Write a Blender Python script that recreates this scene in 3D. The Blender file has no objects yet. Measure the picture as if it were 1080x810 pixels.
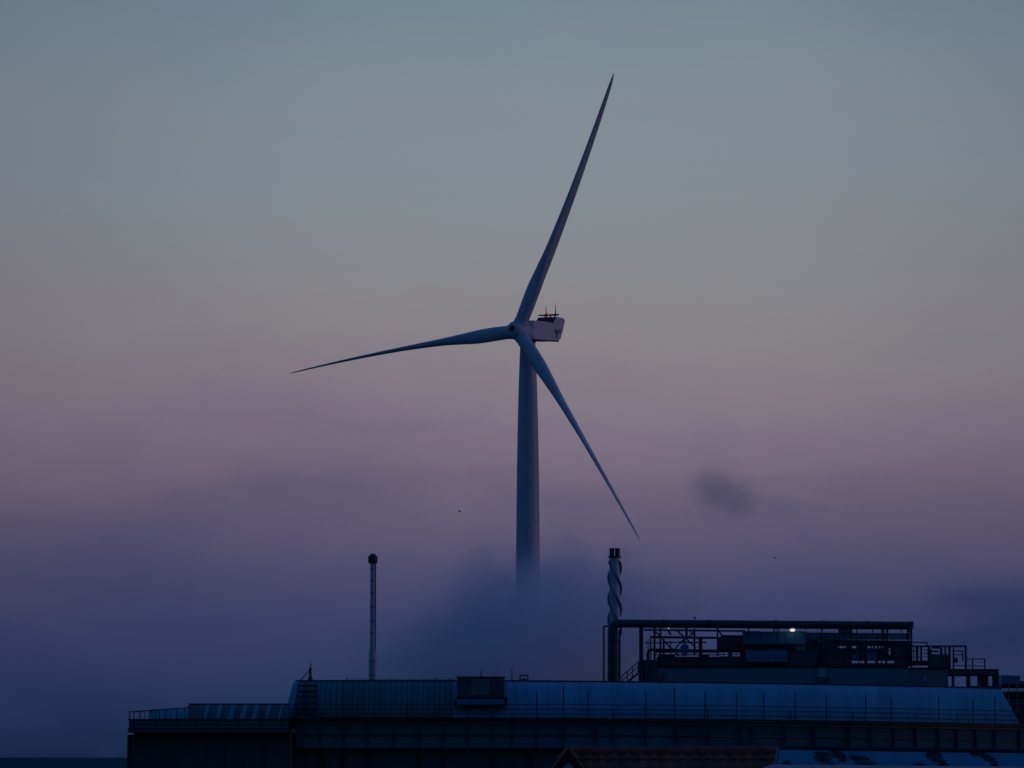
import bpy, math, random
from mathutils import Vector, noise as mnoise

random.seed(7)
S = bpy.context.scene
COL = S.collection
R = math.radians

# ------------------------------------------------------------------ camera model
F = 5138.0                      # focal length in photo pixels (1080 px wide)
TH = math.atan(393.0 / F)       # upward tilt
H = 16.0                        # eye height above the sea


def W(px, py, D):
    """point of the place that stands at distance D (metres along +Y) behind photo pixel px, py"""
    u = (px - 540) / F
    v = (405 - py) / F
    dy = math.cos(TH) - v * math.sin(TH)
    dz = math.sin(TH) + v * math.cos(TH)
    t = D / dy
    return Vector((u * t, D, H + dz * t))


def mpp(D):
    return D / F


# ------------------------------------------------------------------ materials
MATS = {}


def mat(name, col, rough=0.6, metal=0.0, var=0.25, scale=1.0, bump=0.0, stretch=(1, 1, 1), spec=0.3):
    m = bpy.data.materials.new(name)
    m.use_nodes = True
    nt = m.node_tree
    b = nt.nodes['Principled BSDF']
    b.inputs['Roughness'].default_value = rough
    b.inputs['Metallic'].default_value = metal
    b.inputs['Specular IOR Level'].default_value = spec
    tc = nt.nodes.new('ShaderNodeTexCoord')
    mp = nt.nodes.new('ShaderNodeMapping')
    mp.inputs['Scale'].default_value = stretch
    nt.links.new(tc.outputs['Object'], mp.inputs['Vector'])
    nz = nt.nodes.new('ShaderNodeTexNoise')
    nz.inputs['Scale'].default_value = scale
    nz.inputs['Detail'].default_value = 6
    nz.inputs['Roughness'].default_value = 0.65
    nt.links.new(mp.outputs[0], nz.inputs['Vector'])
    mr = nt.nodes.new('ShaderNodeMapRange')
    mr.inputs['From Min'].default_value = 0.3
    mr.inputs['From Max'].default_value = 0.7
    mr.inputs['To Min'].default_value = 1 - var
    mr.inputs['To Max'].default_value = 1 + var
    nt.links.new(nz.outputs['Fac'], mr.inputs['Value'])
    mx = nt.nodes.new('ShaderNodeVectorMath')
    mx.operation = 'SCALE'
    mx.inputs[0].default_value = col
    nt.links.new(mr.outputs[0], mx.inputs['Scale'])
    nt.links.new(mx.outputs[0], b.inputs['Base Color'])
    if bump:
        bp = nt.nodes.new('ShaderNodeBump')
        bp.inputs['Strength'].default_value = bump
        bp.inputs['Distance'].default_value = 0.05
        nt.links.new(nz.outputs['Fac'], bp.inputs['Height'])
        nt.links.new(bp.outputs[0], b.inputs['Normal'])
    MATS[name] = m
    return m


def ribbed(name, col, period, rough=0.45, metal=0.0, var=0.2, line=0.55, panel=0.0, blend=0.5):
    """metal sheet with ribs running up the slope: uses the mesh's own UV in metres (u along, v up)"""
    m = bpy.data.materials.new(name)
    m.use_nodes = True
    nt = m.node_tree
    L = nt.links
    b = nt.nodes['Principled BSDF']
    b.inputs['Roughness'].default_value = rough
    b.inputs['Metallic'].default_value = metal
    b.inputs['Specular IOR Level'].default_value = 0.25
    uv = nt.nodes.new('ShaderNodeUVMap')
    uv.uv_map = 'UVMap'
    sep = nt.nodes.new('ShaderNodeSeparateXYZ')
    L.new(uv.outputs[0], sep.inputs[0])

    def mth(op, a, bb=None, c=None):
        n = nt.nodes.new('ShaderNodeMath')
        n.operation = op
        for i, x in enumerate((a, bb, c)):
            if x is None:
                continue
            if isinstance(x, (int, float)):
                n.inputs[i].default_value = x
            else:
                L.new(x, n.inputs[i])
        return n.outputs[0]
    fr = mth('FRACT', mth('DIVIDE', sep.outputs[0], period))
    rib = mth('SMOOTH_MIN', mth('ABSOLUTE', mth('SUBTRACT', fr, 0.5)), 0.3, 0.1)
    seam = mth('LESS_THAN', mth('ABSOLUTE', mth('SUBTRACT', fr, 0.5)), 0.1)
    mp = nt.nodes.new('ShaderNodeMapping')
    mp.inputs['Scale'].default_value = (1.0, 0.12, 1)
    L.new(uv.outputs[0], mp.inputs['Vector'])
    nz = nt.nodes.new('ShaderNodeTexNoise')
    nz.inputs['Scale'].default_value = 1.3
    nz.inputs['Detail'].default_value = 7
    nz.inputs['Roughness'].default_value = 0.7
    L.new(mp.outputs[0], nz.inputs['Vector'])
    n2 = nt.nodes.new('ShaderNodeTexNoise')
    n2.inputs['Scale'].default_value = 0.16
    n2.inputs['Detail'].default_value = 3
    L.new(uv.outputs[0], n2.inputs['Vector'])
    wn = nt.nodes.new('ShaderNodeTexWhiteNoise')
    wn.noise_dimensions = '1D'
    L.new(mth('FLOOR', mth('DIVIDE', sep.outputs[0], period * 3)), wn.inputs['W'])
    k = mth('MULTIPLY_ADD', mth('SUBTRACT', nz.outputs['Fac'], 0.5), var * 2.2, 1.0)
    k = mth('ADD', k, mth('MULTIPLY', mth('SUBTRACT', n2.outputs['Fac'], 0.5), var * 1.6))
    k = mth('ADD', k, mth('MULTIPLY', mth('SUBTRACT', wn.outputs['Value'], 0.5), panel))
    k = mth('MULTIPLY', k, mth('SUBTRACT', 1.0, mth('MULTIPLY', seam, 1 - line)))
    mx = nt.nodes.new('ShaderNodeVectorMath')
    mx.operation = 'SCALE'
    mx.inputs[0].default_value = col
    L.new(k, mx.inputs['Scale'])
    L.new(mx.outputs[0], b.inputs['Base Color'])
    bp = nt.nodes.new('ShaderNodeBump')
    bp.inputs['Strength'].default_value = blend
    bp.inputs['Distance'].default_value = 0.04
    L.new(rib, bp.inputs['Height'])
    L.new(bp.outputs[0], b.inputs['Normal'])
    MATS[name] = m
    return m


mat('turbine_paint', (0.58, 0.62, 0.68), 0.45, var=0.13, scale=0.25, stretch=(1, 1, .18))
mat('nacelle_paint', (0.8, 0.74, 0.78), 0.45, var=0.04, scale=0.3)
mat('dark_grille', (0.02, 0.045, 0.07), 0.7, var=0.2, scale=2)
mat('letter_ink', (0.02, 0.03, 0.06), 0.5, var=0.1)
mat('letter_blue', (0.04, 0.12, 0.25), 0.5, var=0.1)
mat('dark_steel', (0.028, 0.06, 0.085), 0.55, var=0.3, scale=2.0)
mat('galvanised', (0.14, 0.23, 0.3), 0.5, metal=0.2, var=0.3, scale=2.0)
mat('rust_steel', (0.05, 0.05, 0.055), 0.7, var=0.35, scale=1.5)
mat('duct_steel', (0.025, 0.07, 0.1), 0.5, metal=0.1, var=0.3, scale=1.0, stretch=(1, 1, 1))
mat('stack_steel', (0.46, 0.56, 0.66), 0.55, metal=0.1, var=0.18, scale=0.9, stretch=(1, 1, 0.3))
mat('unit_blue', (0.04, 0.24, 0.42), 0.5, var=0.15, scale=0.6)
mat('unit_grey', (0.13, 0.26, 0.31), 0.55, var=0.2, scale=0.7)
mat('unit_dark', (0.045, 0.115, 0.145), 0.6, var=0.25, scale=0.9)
mat('brown_panel', (0.13, 0.14, 0.14), 0.7, var=0.25, scale=0.8)
mat('pale_strip', (0.2, 0.4, 0.5), 0.4, var=0.1, scale=1)
mat('concrete', (0.09, 0.12, 0.15), 0.8, var=0.25, scale=0.5, bump=0.2)
mat('dark_wall', (0.045, 0.1, 0.12), 0.75, var=0.35, scale=0.35)
mat('wall_panel', (0.04, 0.18, 0.19), 0.5, var=0.2, scale=0.25)
mat('fascia_dark', (0.01, 0.025, 0.033), 0.6, var=0.3, scale=0.6)
mat('fascia_brown', (0.075, 0.085, 0.09), 0.7, var=0.3, scale=0.6)
mat('mullion_dark', (.018, .07, .09), 0.5, var=0.2, scale=1)
mat('mullion_pale', (.05, .16, .23), 0.4, var=0.2, scale=1)
mat('glass_teal', (0.02, 0.2, 0.19),  0.6, spec=0.15, var=0.22, scale=0.35)
mat('glass_blue', (0.02, 0.18, 0.25),  0.6, spec=0.15, var=0.22, scale=0.35)
mat('glass_dark', (0.015, 0.12, 0.17),  0.6, spec=0.15, var=0.22, scale=0.35)
mat('roof_felt', (0.03, 0.07, 0.09), 0.85, var=0.25, scale=0.3)
mat('brick_render', (0.36, 0.33, 0.30), 0.85, var=0.12, scale=1.2, bump=0.2)
mat('white_board', (0.82, 0.85, 0.88), 0.5, var=0.08, scale=2)
mat('ridge_clay', (.28, .075, .06), 0.8, var=0.3, scale=4)
mat('clay_tile', (.25, .088, .052), 0.85, var=0.45, scale=2.2, bump=0.25)
mat('barge_timber', (0.05, 0.035, 0.032), 0.75, var=0.3, scale=3)
mat('bark', (0.05, 0.045, 0.04), 0.9, var=0.3, scale=3)
mat('feather', (0.03, 0.03, 0.035), 0.8, var=0.2, scale=5)
mat('ground_soil', (0.06, 0.065, 0.05), 0.95, var=0.4, scale=0.05, bump=0.4)
mat('coping_metal', (0.1, 0.2, 0.26), 0.5, var=0.2, scale=1.2)
ribbed('roof_teal', (0.025, 0.18, 0.18), 0.42, rough=0.6, var=0.38, line=0.5, panel=0.25)
ribbed('roof_blue', (0.07, 0.33, 0.48), 0.42, rough=0.5, var=0.34, line=0.86, panel=0.16, blend=0.3)
ribbed('wing_roof', (0.015, 0.11, 0.12), 0.25, rough=0.6, var=0.35, line=0.5, panel=0.3)
ribbed('pale_sheet', (0.03, 0.29, 0.33), 0.25, rough=0.5, var=0.35, line=0.6, panel=0.2)  # canopy sheet, also paints the lit streaks of the wing roof
ribbed('cladding', (0.1, 0.3, 0.35), 0.2, rough=0.6, var=0.12, line=0.6)
ribbed('cladding_warm', (0.16, 0.26, 0.28), 0.2, rough=0.6, var=0.12, line=0.6)


def lamp_mat(name, col, e):
    m = bpy.data.materials.new(name)
    m.use_nodes = True
    b = m.node_tree.nodes['Principled BSDF']
    b.inputs['Base Color'].default_value = (*col, 1)
    b.inputs['Emission Color'].default_value = (*col, 1)
    b.inputs['Emission Strength'].default_value = e
    MATS[name] = m


lamp_mat('lamp_lit', (1.0, 0.90, 0.82), 0.5)
lamp_mat('lamp_small', (1.0, 0.92, 0.6), 0.45)
lamp_mat('lamp_red', (1.0, 0.10, 0.10), 0.5)


def sea_mat():
    m = bpy.data.materials.new('sea_water')
    m.use_nodes = True
    nt = m.node_tree
    b = nt.nodes['Principled BSDF']
    b.inputs['Base Color'].default_value = (0.01, 0.13, 0.14, 1)
    b.inputs['Roughness'].default_value = 1.0
    b.inputs['Specular IOR Level'].default_value = 0.0
    tc = nt.nodes.new('ShaderNodeTexCoord')
    mp = nt.nodes.new('ShaderNodeMapping')
    mp.inputs['Scale'].default_value = (0.02, 0.08, 1)
    nz = nt.nodes.new('ShaderNodeTexNoise')
    nz.inputs['Scale'].default_value = 1.0
    nz.inputs['Detail'].default_value = 8
    bp = nt.nodes.new('ShaderNodeBump')
    bp.inputs['Strength'].default_value = 1.0
    bp.inputs['Distance'].default_value = 3.0
    nt.links.new(tc.outputs['Object'], mp.inputs[0])
    nt.links.new(mp.outputs[0], nz.inputs['Vector'])
    nt.links.new(nz.outputs[0], bp.inputs['Height'])
    nt.links.new(bp.outputs[0], b.inputs['Normal'])
    MATS['sea_water'] = m


sea_mat()


def frost_mat():
    """slates under frost, the frost gone in a few slanted patches"""
    m = bpy.data.materials.new('frosted_slate')
    m.use_nodes = True
    nt = m.node_tree
    L = nt.links
    b = nt.nodes['Principled BSDF']
    b.inputs['Roughness'].default_value = 0.7
    uv = nt.nodes.new('ShaderNodeUVMap')
    uv.uv_map = 'UVMap'
    br = nt.nodes.new('ShaderNodeTexBrick')
    br.inputs['Scale'].default_value = 1.0
    br.inputs['Brick Width'].default_value = 0.14
    br.inputs['Row Height'].default_value = 0.09
    br.inputs['Mortar Size'].default_value = 0.008
    br.inputs['Color1'].default_value = (1, 1, 1, 1)
    br.inputs['Color2'].default_value = (0.72, 0.72, 0.72, 1)
    br.inputs['Mortar'].default_value = (0.4, 0.4, 0.4, 1)
    L.new(uv.outputs[0], br.inputs['Vector'])
    at = nt.nodes.new('ShaderNodeAttribute')
    at.attribute_name = 'bare'
    nz = nt.nodes.new('ShaderNodeTexNoise')
    nz.inputs['Scale'].default_value = 4.0
    nz.inputs['Detail'].default_value = 9
    nz.inputs['Roughness'].default_value = 0.75
    mp = nt.nodes.new('ShaderNodeMapping')
    mp.inputs['Rotation'].default_value = (0, 0, R(35))
    mp.inputs['Scale'].default_value = (0.6, 1.8, 1)
    L.new(uv.outputs[0], mp.inputs[0])
    L.new(mp.outputs[0], nz.inputs['Vector'])
    ad = nt.nodes.new('ShaderNodeMath')
    ad.operation = 'MULTIPLY_ADD'
    ad.inputs[1].default_value = 2.2
    L.new(nz.outputs['Fac'], ad.inputs[0])
    L.new(at.outputs['Fac'], ad.inputs[2])
    mr = nt.nodes.new('ShaderNodeMapRange')
    mr.interpolation_type = 'SMOOTHSTEP'
    mr.inputs['From Min'].default_value = 1.42
    mr.inputs['From Max'].default_value = 1.72
    L.new(ad.outputs[0], mr.inputs['Value'])
    mix = nt.nodes.new('ShaderNodeMix')
    mix.data_type = 'RGBA'
    mix.inputs['A'].default_value = (0.05, 0.36, 0.52, 1)
    mix.inputs['B'].default_value = (0.02, 0.024, 0.026, 1)
    L.new(mr.outputs[0], mix.inputs['Factor'])
    mu = nt.nodes.new('ShaderNodeMix')
    mu.data_type = 'RGBA'
    mu.blend_type = 'MULTIPLY'
    mu.inputs['Factor'].default_value = 0.8
    L.new(mix.outputs['Result'], mu.inputs['A'])
    L.new(br.outputs['Color'], mu.inputs['B'])
    L.new(mu.outputs['Result'], b.inputs['Base Color'])
    bp = nt.nodes.new('ShaderNodeBump')
    bp.inputs['Strength'].default_value = 0.6
    bp.inputs['Distance'].default_value = 0.02
    L.new(br.outputs['Fac'], bp.inputs['Height'])
    bp.invert = True
    L.new(bp.outputs[0], b.inputs['Normal'])
    MATS['frosted_slate'] = m


frost_mat()


# ------------------------------------------------------------------ mesh builder
class MB:
    def __init__(self):
        self.v, self.f, self.uv = [], [], {}

    def add(self, vs, fs, uvs=None):
        o = len(self.v)
        self.v += [Vector(p) for p in vs]
        for f in fs:
            self.f.append(tuple(i + o for i in f))
        if uvs:
            for i, q in enumerate(uvs):
                self.uv[o + i] = q
        return self

    def box(self, p, q):
        x0, x1 = sorted((p[0], q[0])); y0, y1 = sorted((p[1], q[1])); z0, z1 = sorted((p[2], q[2]))
        vs = [(x, y, z) for z in (z0, z1) for y in (y0, y1) for x in (x0, x1)]
        uvs = [(a[0], a[2]) for a in vs]
        return self.add(vs, [(0, 2, 3, 1), (4, 5, 7, 6), (0, 1, 5, 4), (2, 6, 7, 3), (0, 4, 6, 2), (1, 3, 7, 5)], uvs)

    def obox(self, c, ax, ay, az):
        c, ax, ay, az = map(Vector, (c, ax, ay, az))
        vs = [c + ax * i + ay * j + az * k for k in (-1, 1) for j in (-1, 1) for i in (-1, 1)]
        uvs = [((2 * ax.length) * ((n % 2)), (2 * az.length) * (n // 4)) for n in range(8)]
        return self.add(vs, [(0, 2, 3, 1), (4, 5, 7, 6), (0, 1, 5, 4), (2, 6, 7, 3), (0, 4, 6, 2), (1, 3, 7, 5)], uvs)

    def bar(self, a, b, w, h=None):
        """square bar between two points"""
        a, b = Vector(a), Vector(b)
        d = b - a
        l = d.length
        d.normalize()
        up = Vector((0, 0, 1)) if abs(d.z) < 0.95 else Vector((0, 1, 0))
        s = d.cross(up).normalized()
        t = s.cross(d).normalized()
        h = h or w
        return self.obox((a + b) / 2, d * (l / 2), s * (w / 2), t * (h / 2))

    def tube(self, pts, rs, n=10, cap=True):
        pts = [Vector(p) for p in pts]
        if isinstance(rs, (int, float)):
            rs = [rs] * len(pts)
        o = len(self.v)
        t0 = (pts[1] - pts[0]).normalized()
        ref = Vector((0, 0, 1)) if abs(t0.z) < 0.9 else Vector((0, 1, 0))
        s = t0.cross(ref).normalized()
        vs = []
        for i, p in enumerate(pts):
            if i == 0: t = pts[1] - pts[0]
            elif i == len(pts) - 1: t = pts[-1] - pts[-2]
            else: t = (pts[i + 1] - p).normalized() + (p - pts[i - 1]).normalized()
            t.normalize()
            s = (s - t * s.dot(t)).normalized()
            b = t.cross(s)
            for k in range(n):
                a = 2 * math.pi * k / n
                vs.append(p + (s * math.cos(a) + b * math.sin(a)) * rs[i])
        fs = []
        for i in range(len(pts) - 1):
            for k in range(n):
                k2 = (k + 1) % n
                fs.append((i * n + k, i * n + k2, (i + 1) * n + k2, (i + 1) * n + k))
        if cap:
            fs.append(tuple(range(n))[::-1])
            fs.append(tuple((len(pts) - 1) * n + k for k in range(n)))
        return self.add(vs, fs)

    def grid(self, rows, uvs=None, close=False):
        """rows of equal length"""
        n = len(rows[0])
        vs = [p for r in rows for p in r]
        fs = []
        for i in range(len(rows) - 1):
            for k in range(n - (0 if close else 1)):
                k2 = (k + 1) % n
                fs.append((i * n + k, i * n + k2, (i + 1) * n + k2, (i + 1) * n + k))
        return self.add(vs, fs, [q for r in uvs for q in r] if uvs else None)

    def prism(self, pts, d):
        """flat polygon pushed along d"""
        d = Vector(d)
        n = len(pts)
        vs = [Vector(p) for p in pts] + [Vector(p) + d for p in pts]
        fs = [tuple(range(n))[::-1], tuple(range(n, 2 * n))]
        fs += [(i, (i + 1) % n, n + (i + 1) % n, n + i) for i in range(n)]
        return self.add(vs, fs)

    def build(self, name, m, parent=None, smooth=False, base=False, bevel=0):
        n = len(self.v)
        mn = Vector([min(p[i] for p in self.v) for i in range(3)])
        mx = Vector([max(p[i] for p in self.v) for i in range(3)])
        c = (mn + mx) / 2
        if base:
            c.z = mn.z
        me = bpy.data.meshes.new(name)
        me.from_pydata([tuple(p - c) for p in self.v], [], self.f)
        if self.uv:
            ul = me.uv_layers.new(name='UVMap')
            for lp in me.loops:
                ul.data[lp.index].uv = self.uv.get(lp.vertex_index, (0, 0))
        me.materials.append(MATS[m])
        if smooth:
            me.polygons.foreach_set('use_smooth', [True] * len(me.polygons))
            try:
                me.set_sharp_from_angle(angle=R(smooth if smooth is not True else 40))
            except Exception:
                pass
        me.update()
        o = bpy.data.objects.new(name, me)
        COL.objects.link(o)
        w = c.copy()
        if parent:
            o.parent = parent
            w = c - wloc(parent)
        o.location = w
        if bevel:
            md = o.modifiers.new('bevel', 'BEVEL')
            md.width = bevel
            md.segments = 2
            md.limit_method = 'ANGLE'
        return o


def wloc(o):
    l = Vector(o.location)
    while o.parent:
        o = o.parent
        l += Vector(o.location)
    return l


def tag(o, label, cat, group=None):
    o['label'] = label
    o['category'] = cat
    if group:
        o['group'] = group
    return o


def thing(name, loc, label, cat, group=None):
    o = bpy.data.objects.new(name, None)
    o.empty_display_size = 1
    COL.objects.link(o)
    o.location = loc
    return tag(o, label, cat, group)


def struct(o, kind='structure'):
    o['kind'] = kind
    return o


def rect(mb, x0, y0, x1, y1, D, depth):
    """solid box whose front face covers the photo rectangle when it stands at distance D"""
    a = W(x0, y1, D)
    b = W(x1, y0, D)
    return mb.box(a, (b.x, D + depth, b.z))


def hbar(mb, x0, x1, y, t, D, depth=0.2):
    return rect(mb, x0, y - t / 2, x1, y + t / 2, D, depth)


def vbar(mb, x, y0, y1, t, D, depth=0.2):
    return rect(mb, x - t / 2, y0, x + t / 2, y1, D, depth)


# ------------------------------------------------------------------ setting: sea, land
sea = MB()
sea.add([(-60000, -3000, 0), (60000, -3000, 0), (60000, 90000, 0), (-60000, 90000, 0)], [(0, 1, 2, 3)])
struct(sea.build('sea', 'sea_water'))

g = MB()
rows = []
nx, ny = 48, 60
for j in range(ny + 1):
    r = []
    for i in range(nx + 1):
        x = -700 + 1400 * i / nx
        y = -250 + 1450 * j / ny
        z = 4 + 0.5 * mnoise.noise(Vector((x * .01, y * .01, 0)))
        if j in (0, ny) or i in (0, nx):
            z = -3
        if y < 60:
            z += 10.4 * min(1, (60 - y) / 45)
        r.append((x, y, z))
    rows.append(r)
g.grid(rows)
struct(g.build('ground', 'ground_soil', smooth=True))

# ------------------------------------------------------------------ wind turbine
DT = 1464.0
PSI, TAU, PH, RB, PB = 0.5829, 0.1003, 1.17227, 82.46, 3.95
hubc = W(546.0, 348.6, DT)
AF = Vector((-math.sin(PSI) * math.cos(TAU), -math.cos(PSI) * math.cos(TAU), math.sin(TAU)))   # upwind
AR = Vector((math.cos(PSI), -math.sin(PSI), 0))
AU = AR.cross(AF)
if AU.z < 0:
    AU = -AU
BK = -Vector((AF.x, AF.y, 0)).normalized()      # level, downwind
tow_xy = hubc + BK * 5.6
wt = thing('wind_turbine', (tow_xy.x, tow_xy.y, 0.0), 'tall white three-bladed wind turbine rising out of the steam', 'wind turbine')
m = MB()
topz = W(556, 359, DT).z
zs = [0.0 + (topz + 0.2) * i / 24 for i in range(25)]


def tower_r(z):
    t = (topz - z) / topz
    return 2.28 + 1.52 * (1 - math.exp(-4.2 * t))


m.tube([(tow_xy.x, tow_xy.y, z) for z in zs], [tower_r(z) for z in zs], 48)
m.build('tower', 'turbine_paint', wt, smooth=True)
for k in range(1, 6):
    m = MB()
    z = topz * k / 6
    r = tower_r(z)
    m.tube([(tow_xy.x, tow_xy.y, z - .14), (tow_xy.x, tow_xy.y, z + .14)], r + .05, 48)
    m.build('flange', 'turbine_paint', wt, smooth=True)
m = MB()
m.tube([(tow_xy.x, tow_xy.y, -8), (tow_xy.x, tow_xy.y, 2.2)], 6.5, 32)
m.build('foundation', 'concrete', wt, smooth=True)

# hub: a rounded centre with three short blade sockets and a dark round nose opening
hub_e = MB()
n = 28
prof = [(-3.3, 2.3), (-2.7, 2.75), (-1.6, 2.95), (0, 3.05), (1.4, 2.85), (2.4, 2.35), (3.0, 1.75), (3.25, 1.3)]
rws = []
for d, r in prof:
    rws.append([hubc + AF * d + (AR * math.cos(2 * math.pi * k / n) + AU * math.sin(2 * math.pi * k / n)) * r for k in range(n)])
hub_e.grid(rws, close=True)
hub_e.add(rws[-1], [tuple(range(n))])
hub_e.add(rws[0], [tuple(range(n))[::-1]])
angs = [PH, PH + 2.0944, PH - 2.0944]
for a in angs:
    d = AR * math.cos(a) + AU * math.sin(a)
    hub_e.tube([hubc + d * 0.3, hubc + d * 2.5, hubc + d * 3.2, hubc + d * 3.45], [2.2, 2.2, 2.18, 2.04], 30)
hub = hub_e.build('hub', 'turbine_paint', wt, smooth=50)
m = MB()
m.tube([hubc + AF * 3.1, hubc + AF * 3.36], [1.12, 1.05], 6)
m.build('nose_opening', 'dark_grille', hub)


def airfoil(n=22):
    pts = []
    for k in range(n):
        a = 2 * math.pi * k / n
        x = (1 + math.cos(a)) / 2
        y = 0.6 * (0.2969 * math.sqrt(x) - 0.126 * x - 0.3516 * x * x + 0.2843 * x ** 3 - 0.1015 * x ** 4) / 0.12 * (1 if a <= math.pi else -0.72)
        pts.append((x, y * 0.5 / 0.3 * 0.5))
    return pts


AFO = airfoil()


def lerp_tab(t, tab):
    for (a, va), (b, vb) in zip(tab, tab[1:]):
        if t <= b:
            k = (t - a) / (b - a)
            return va + (vb - va) * k
    return tab[-1][1]


CH = [(0, 4.1), (.05, 4.1), (.10, 4.25), (.16, 4.6), (.22, 4.75), (.3, 4.5), (.4, 4.0), (.5, 3.6), (.6, 3.15), (.7, 2.7), (.8, 2.25), (.9, 1.75), (.96, 1.3), (.99, .8), (1, .25)]
TK = [(0, 1.0), (.05, .97), (.12, .74), (.2, .5), (.3, .34), (.5, .23), (.8, .18), (1, .16)]
TW = [(0, 10), (.2, 9), (.4, 5), (.7, 2), (1, 0)]


def blade(ang, pitch, droop=0.0):
    d = AR * math.cos(ang) + AU * math.sin(ang)
    t = AF.cross(d).normalized()
    m = MB()
    rws = []
    N = 44
    for i in range(N + 1):
        s = i / N
        r = 2.9 + (RB - 2.9) * s
        c = lerp_tab(s, CH)
        tk = lerp_tab(s, TK)
        circ = max(0.0, 1 - s / 0.22)
        circ = circ * circ * (3 - 2 * circ)
        b = R(pitch + lerp_tab(s, TW))
        ch = t * math.cos(b) + AF * math.sin(b)
        th = AF * math.cos(b) - t * math.sin(b)
        cen = hubc + d * r + AF * (PB * s ** 2.2) + Vector((0, 0, 1)) * (-4 * droop * (s * (1 - s)))
        row = []
        for k, (x, y) in enumerate(AFO):
            a = 2 * math.pi * k / len(AFO)
            px, py = (x - 0.33) * c, y * c * tk / 0.5
            cx, cy = 0.5 * 4.1 * math.cos(a), 0.5 * 4.1 * math.sin(a)
            row.append(cen + ch * (px * (1 - circ) + cx * circ) + th * (py * (1 - circ) + cy * circ))
        rws.append(row)
    m.grid(rws, close=True)
    m.add(rws[0], [tuple(range(len(AFO)))[::-1]])
    m.add(rws[-1], [tuple(range(len(AFO)))])
    o = m.build('blade', 'turbine_paint', wt, smooth=60)
    return o


blade(angs[0], -98)
blade(angs[1], -97, droop=-1.4)
blade(angs[2], -97)

# nacelle: side profile drawn in metres along the level axis, pushed sideways
nac0 = hubc + Vector((0, 0, 0))
UZ = Vector((0, 0, 1))
SIDE = AR.copy()
k = mpp(DT)
sx = 0.5505        # sin(PSI): metres along the axis to metres across the picture


HW = 2.75


def nac(px, py, side):
    """point on the nacelle's flank drawn at photo pixel px, py"""
    s = (px - 560.3) * k / sx
    p = hubc + BK * (4.4 + s) + SIDE * side
    p.z = W(px, py, (hubc + BK * (4.4 + s) + SIDE * HW).y).z
    return p


side_px = [(560.3, 337.8), (571, 338.6), (582.4, 340.6), (584.2, 336.6), (585.4, 334.8), (587.2, 334.2), (590.5, 334.7), (593.4, 335.5), (594.7, 336.6), (594.9, 338.2),
           (594.2, 342), (592.8, 348), (591.0, 354.5), (589.8, 357.9), (588.6, 359.2), (586.5, 359.7), (573, 359.3), (562, 358.2), (560.3, 357.2)]
m = MB()
ins = 0.35
ctr = Vector((0, 0, 0))
for p in side_px:
    ctr += nac(p[0], p[1], 0) / len(side_px)
rws = []
for sd, sc in ((-HW, .94), (-HW + ins, 1), (HW - ins, 1), (HW, .95)):
    rws.append([SIDE * sd + ctr + (nac(p[0], p[1], 0) - ctr) * sc for p in side_px])
m.grid(rws, close=True)
m.add(rws[0], [tuple(range(len(side_px)))])
m.add(rws[-1], [tuple(range(len(side_px)))[::-1]])
nacelle = m.build('nacelle', 'nacelle_paint', wt, smooth=42)
# collar between hub and nacelle
m = MB()
c0 = hubc + BK * 1.8
m.tube([hubc - AF * 2.0, hubc - AF * 3.4, hubc - AF * 5.4], [2.6, 2.75, 2.75], 32)
m.build('collar', 'turbine_paint', nacelle, smooth=40)
m = MB()
m.tube([(tow_xy.x, tow_xy.y, topz - .3), (tow_xy.x, tow_xy.y, topz + .9)], 2.42, 40)
m.build('yaw_ring', 'dark_grille', nacelle, smooth=40)
# panel joint and the long dark underside gutter
m = MB()
a, b = nac(561, 359.0, HW - .2), nac(588, 360.0, HW - .2)
m.bar(a, b, .5, .34)
m.build('underside_rail', 'dark_grille', nacelle)
# cooler box on the roof
m = MB()
cp = [(569.6, 339.3), (572.4, 334.6), (582.2, 334.2), (583.6, 335.2), (582.4, 341.0), (569.8, 339.6)]
m.prism([nac(x, y, 2.4) for x, y in cp], SIDE * -2.0)
cooler = m.build('cooler', 'dark_grille', nacelle)
m = MB()
m.bar(nac(573.0, 332.4, 2.2), nac(588.8, 331.8, 2.2), .6, .5)
m.bar(nac(574.0, 332.4, .6), nac(588.3, 331.8, .6), .4, .36)
for x in (572.4, 577, 581, 585, 588):
    m.bar(nac(x, 332.2, 2.3), nac(x, 332.2, .5), .3, .3)
for x in (574.5, 576.5, 580.5, 585.0):
    m.bar(nac(x, 335.4, 2.2), nac(x, 331.6, 2.2), .38)
m.build('service_rack', 'dark_grille', nacelle)
for x, y, r in ((575.6, 322.4, .12), (585.8, 321.6, .14)):
    m = MB()
    m.tube([nac(x, 333.5, 2.2), nac(x, 328.5, 2.2), nac(x, y, 2.2)], [r * 1.9, r, r * .6], 8)
    m.build('antenna', 'dark_steel', nacelle)
m = MB()
m.tube([nac(576.6, 332, 2.3), nac(576.6, 329.6, 2.3)], [.22, .2], 10)
m.build('warning_lamp', 'lamp_red', nacelle)

# lettering on the flank: three dark capitals and a blue slash under them
FONT = {'B': [(0, 0, 0, 6), (0, 6, 3, 6), (3, 6, 3, 3.3), (0, 3.2, 3, 3.2), (3, 3.2, 3, 0), (0, 0, 3, 0)],
        'L': [(0, 0, 0, 6), (0, 0, 2.6, 0)],
        'P': [(0, 0, 0, 6), (0, 6, 3, 6), (3, 6, 3, 2.8), (0, 2.8, 3, 2.8)]}
m = MB()


def flank(px, py):
    return nac(px, py, HW + .06)


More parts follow.
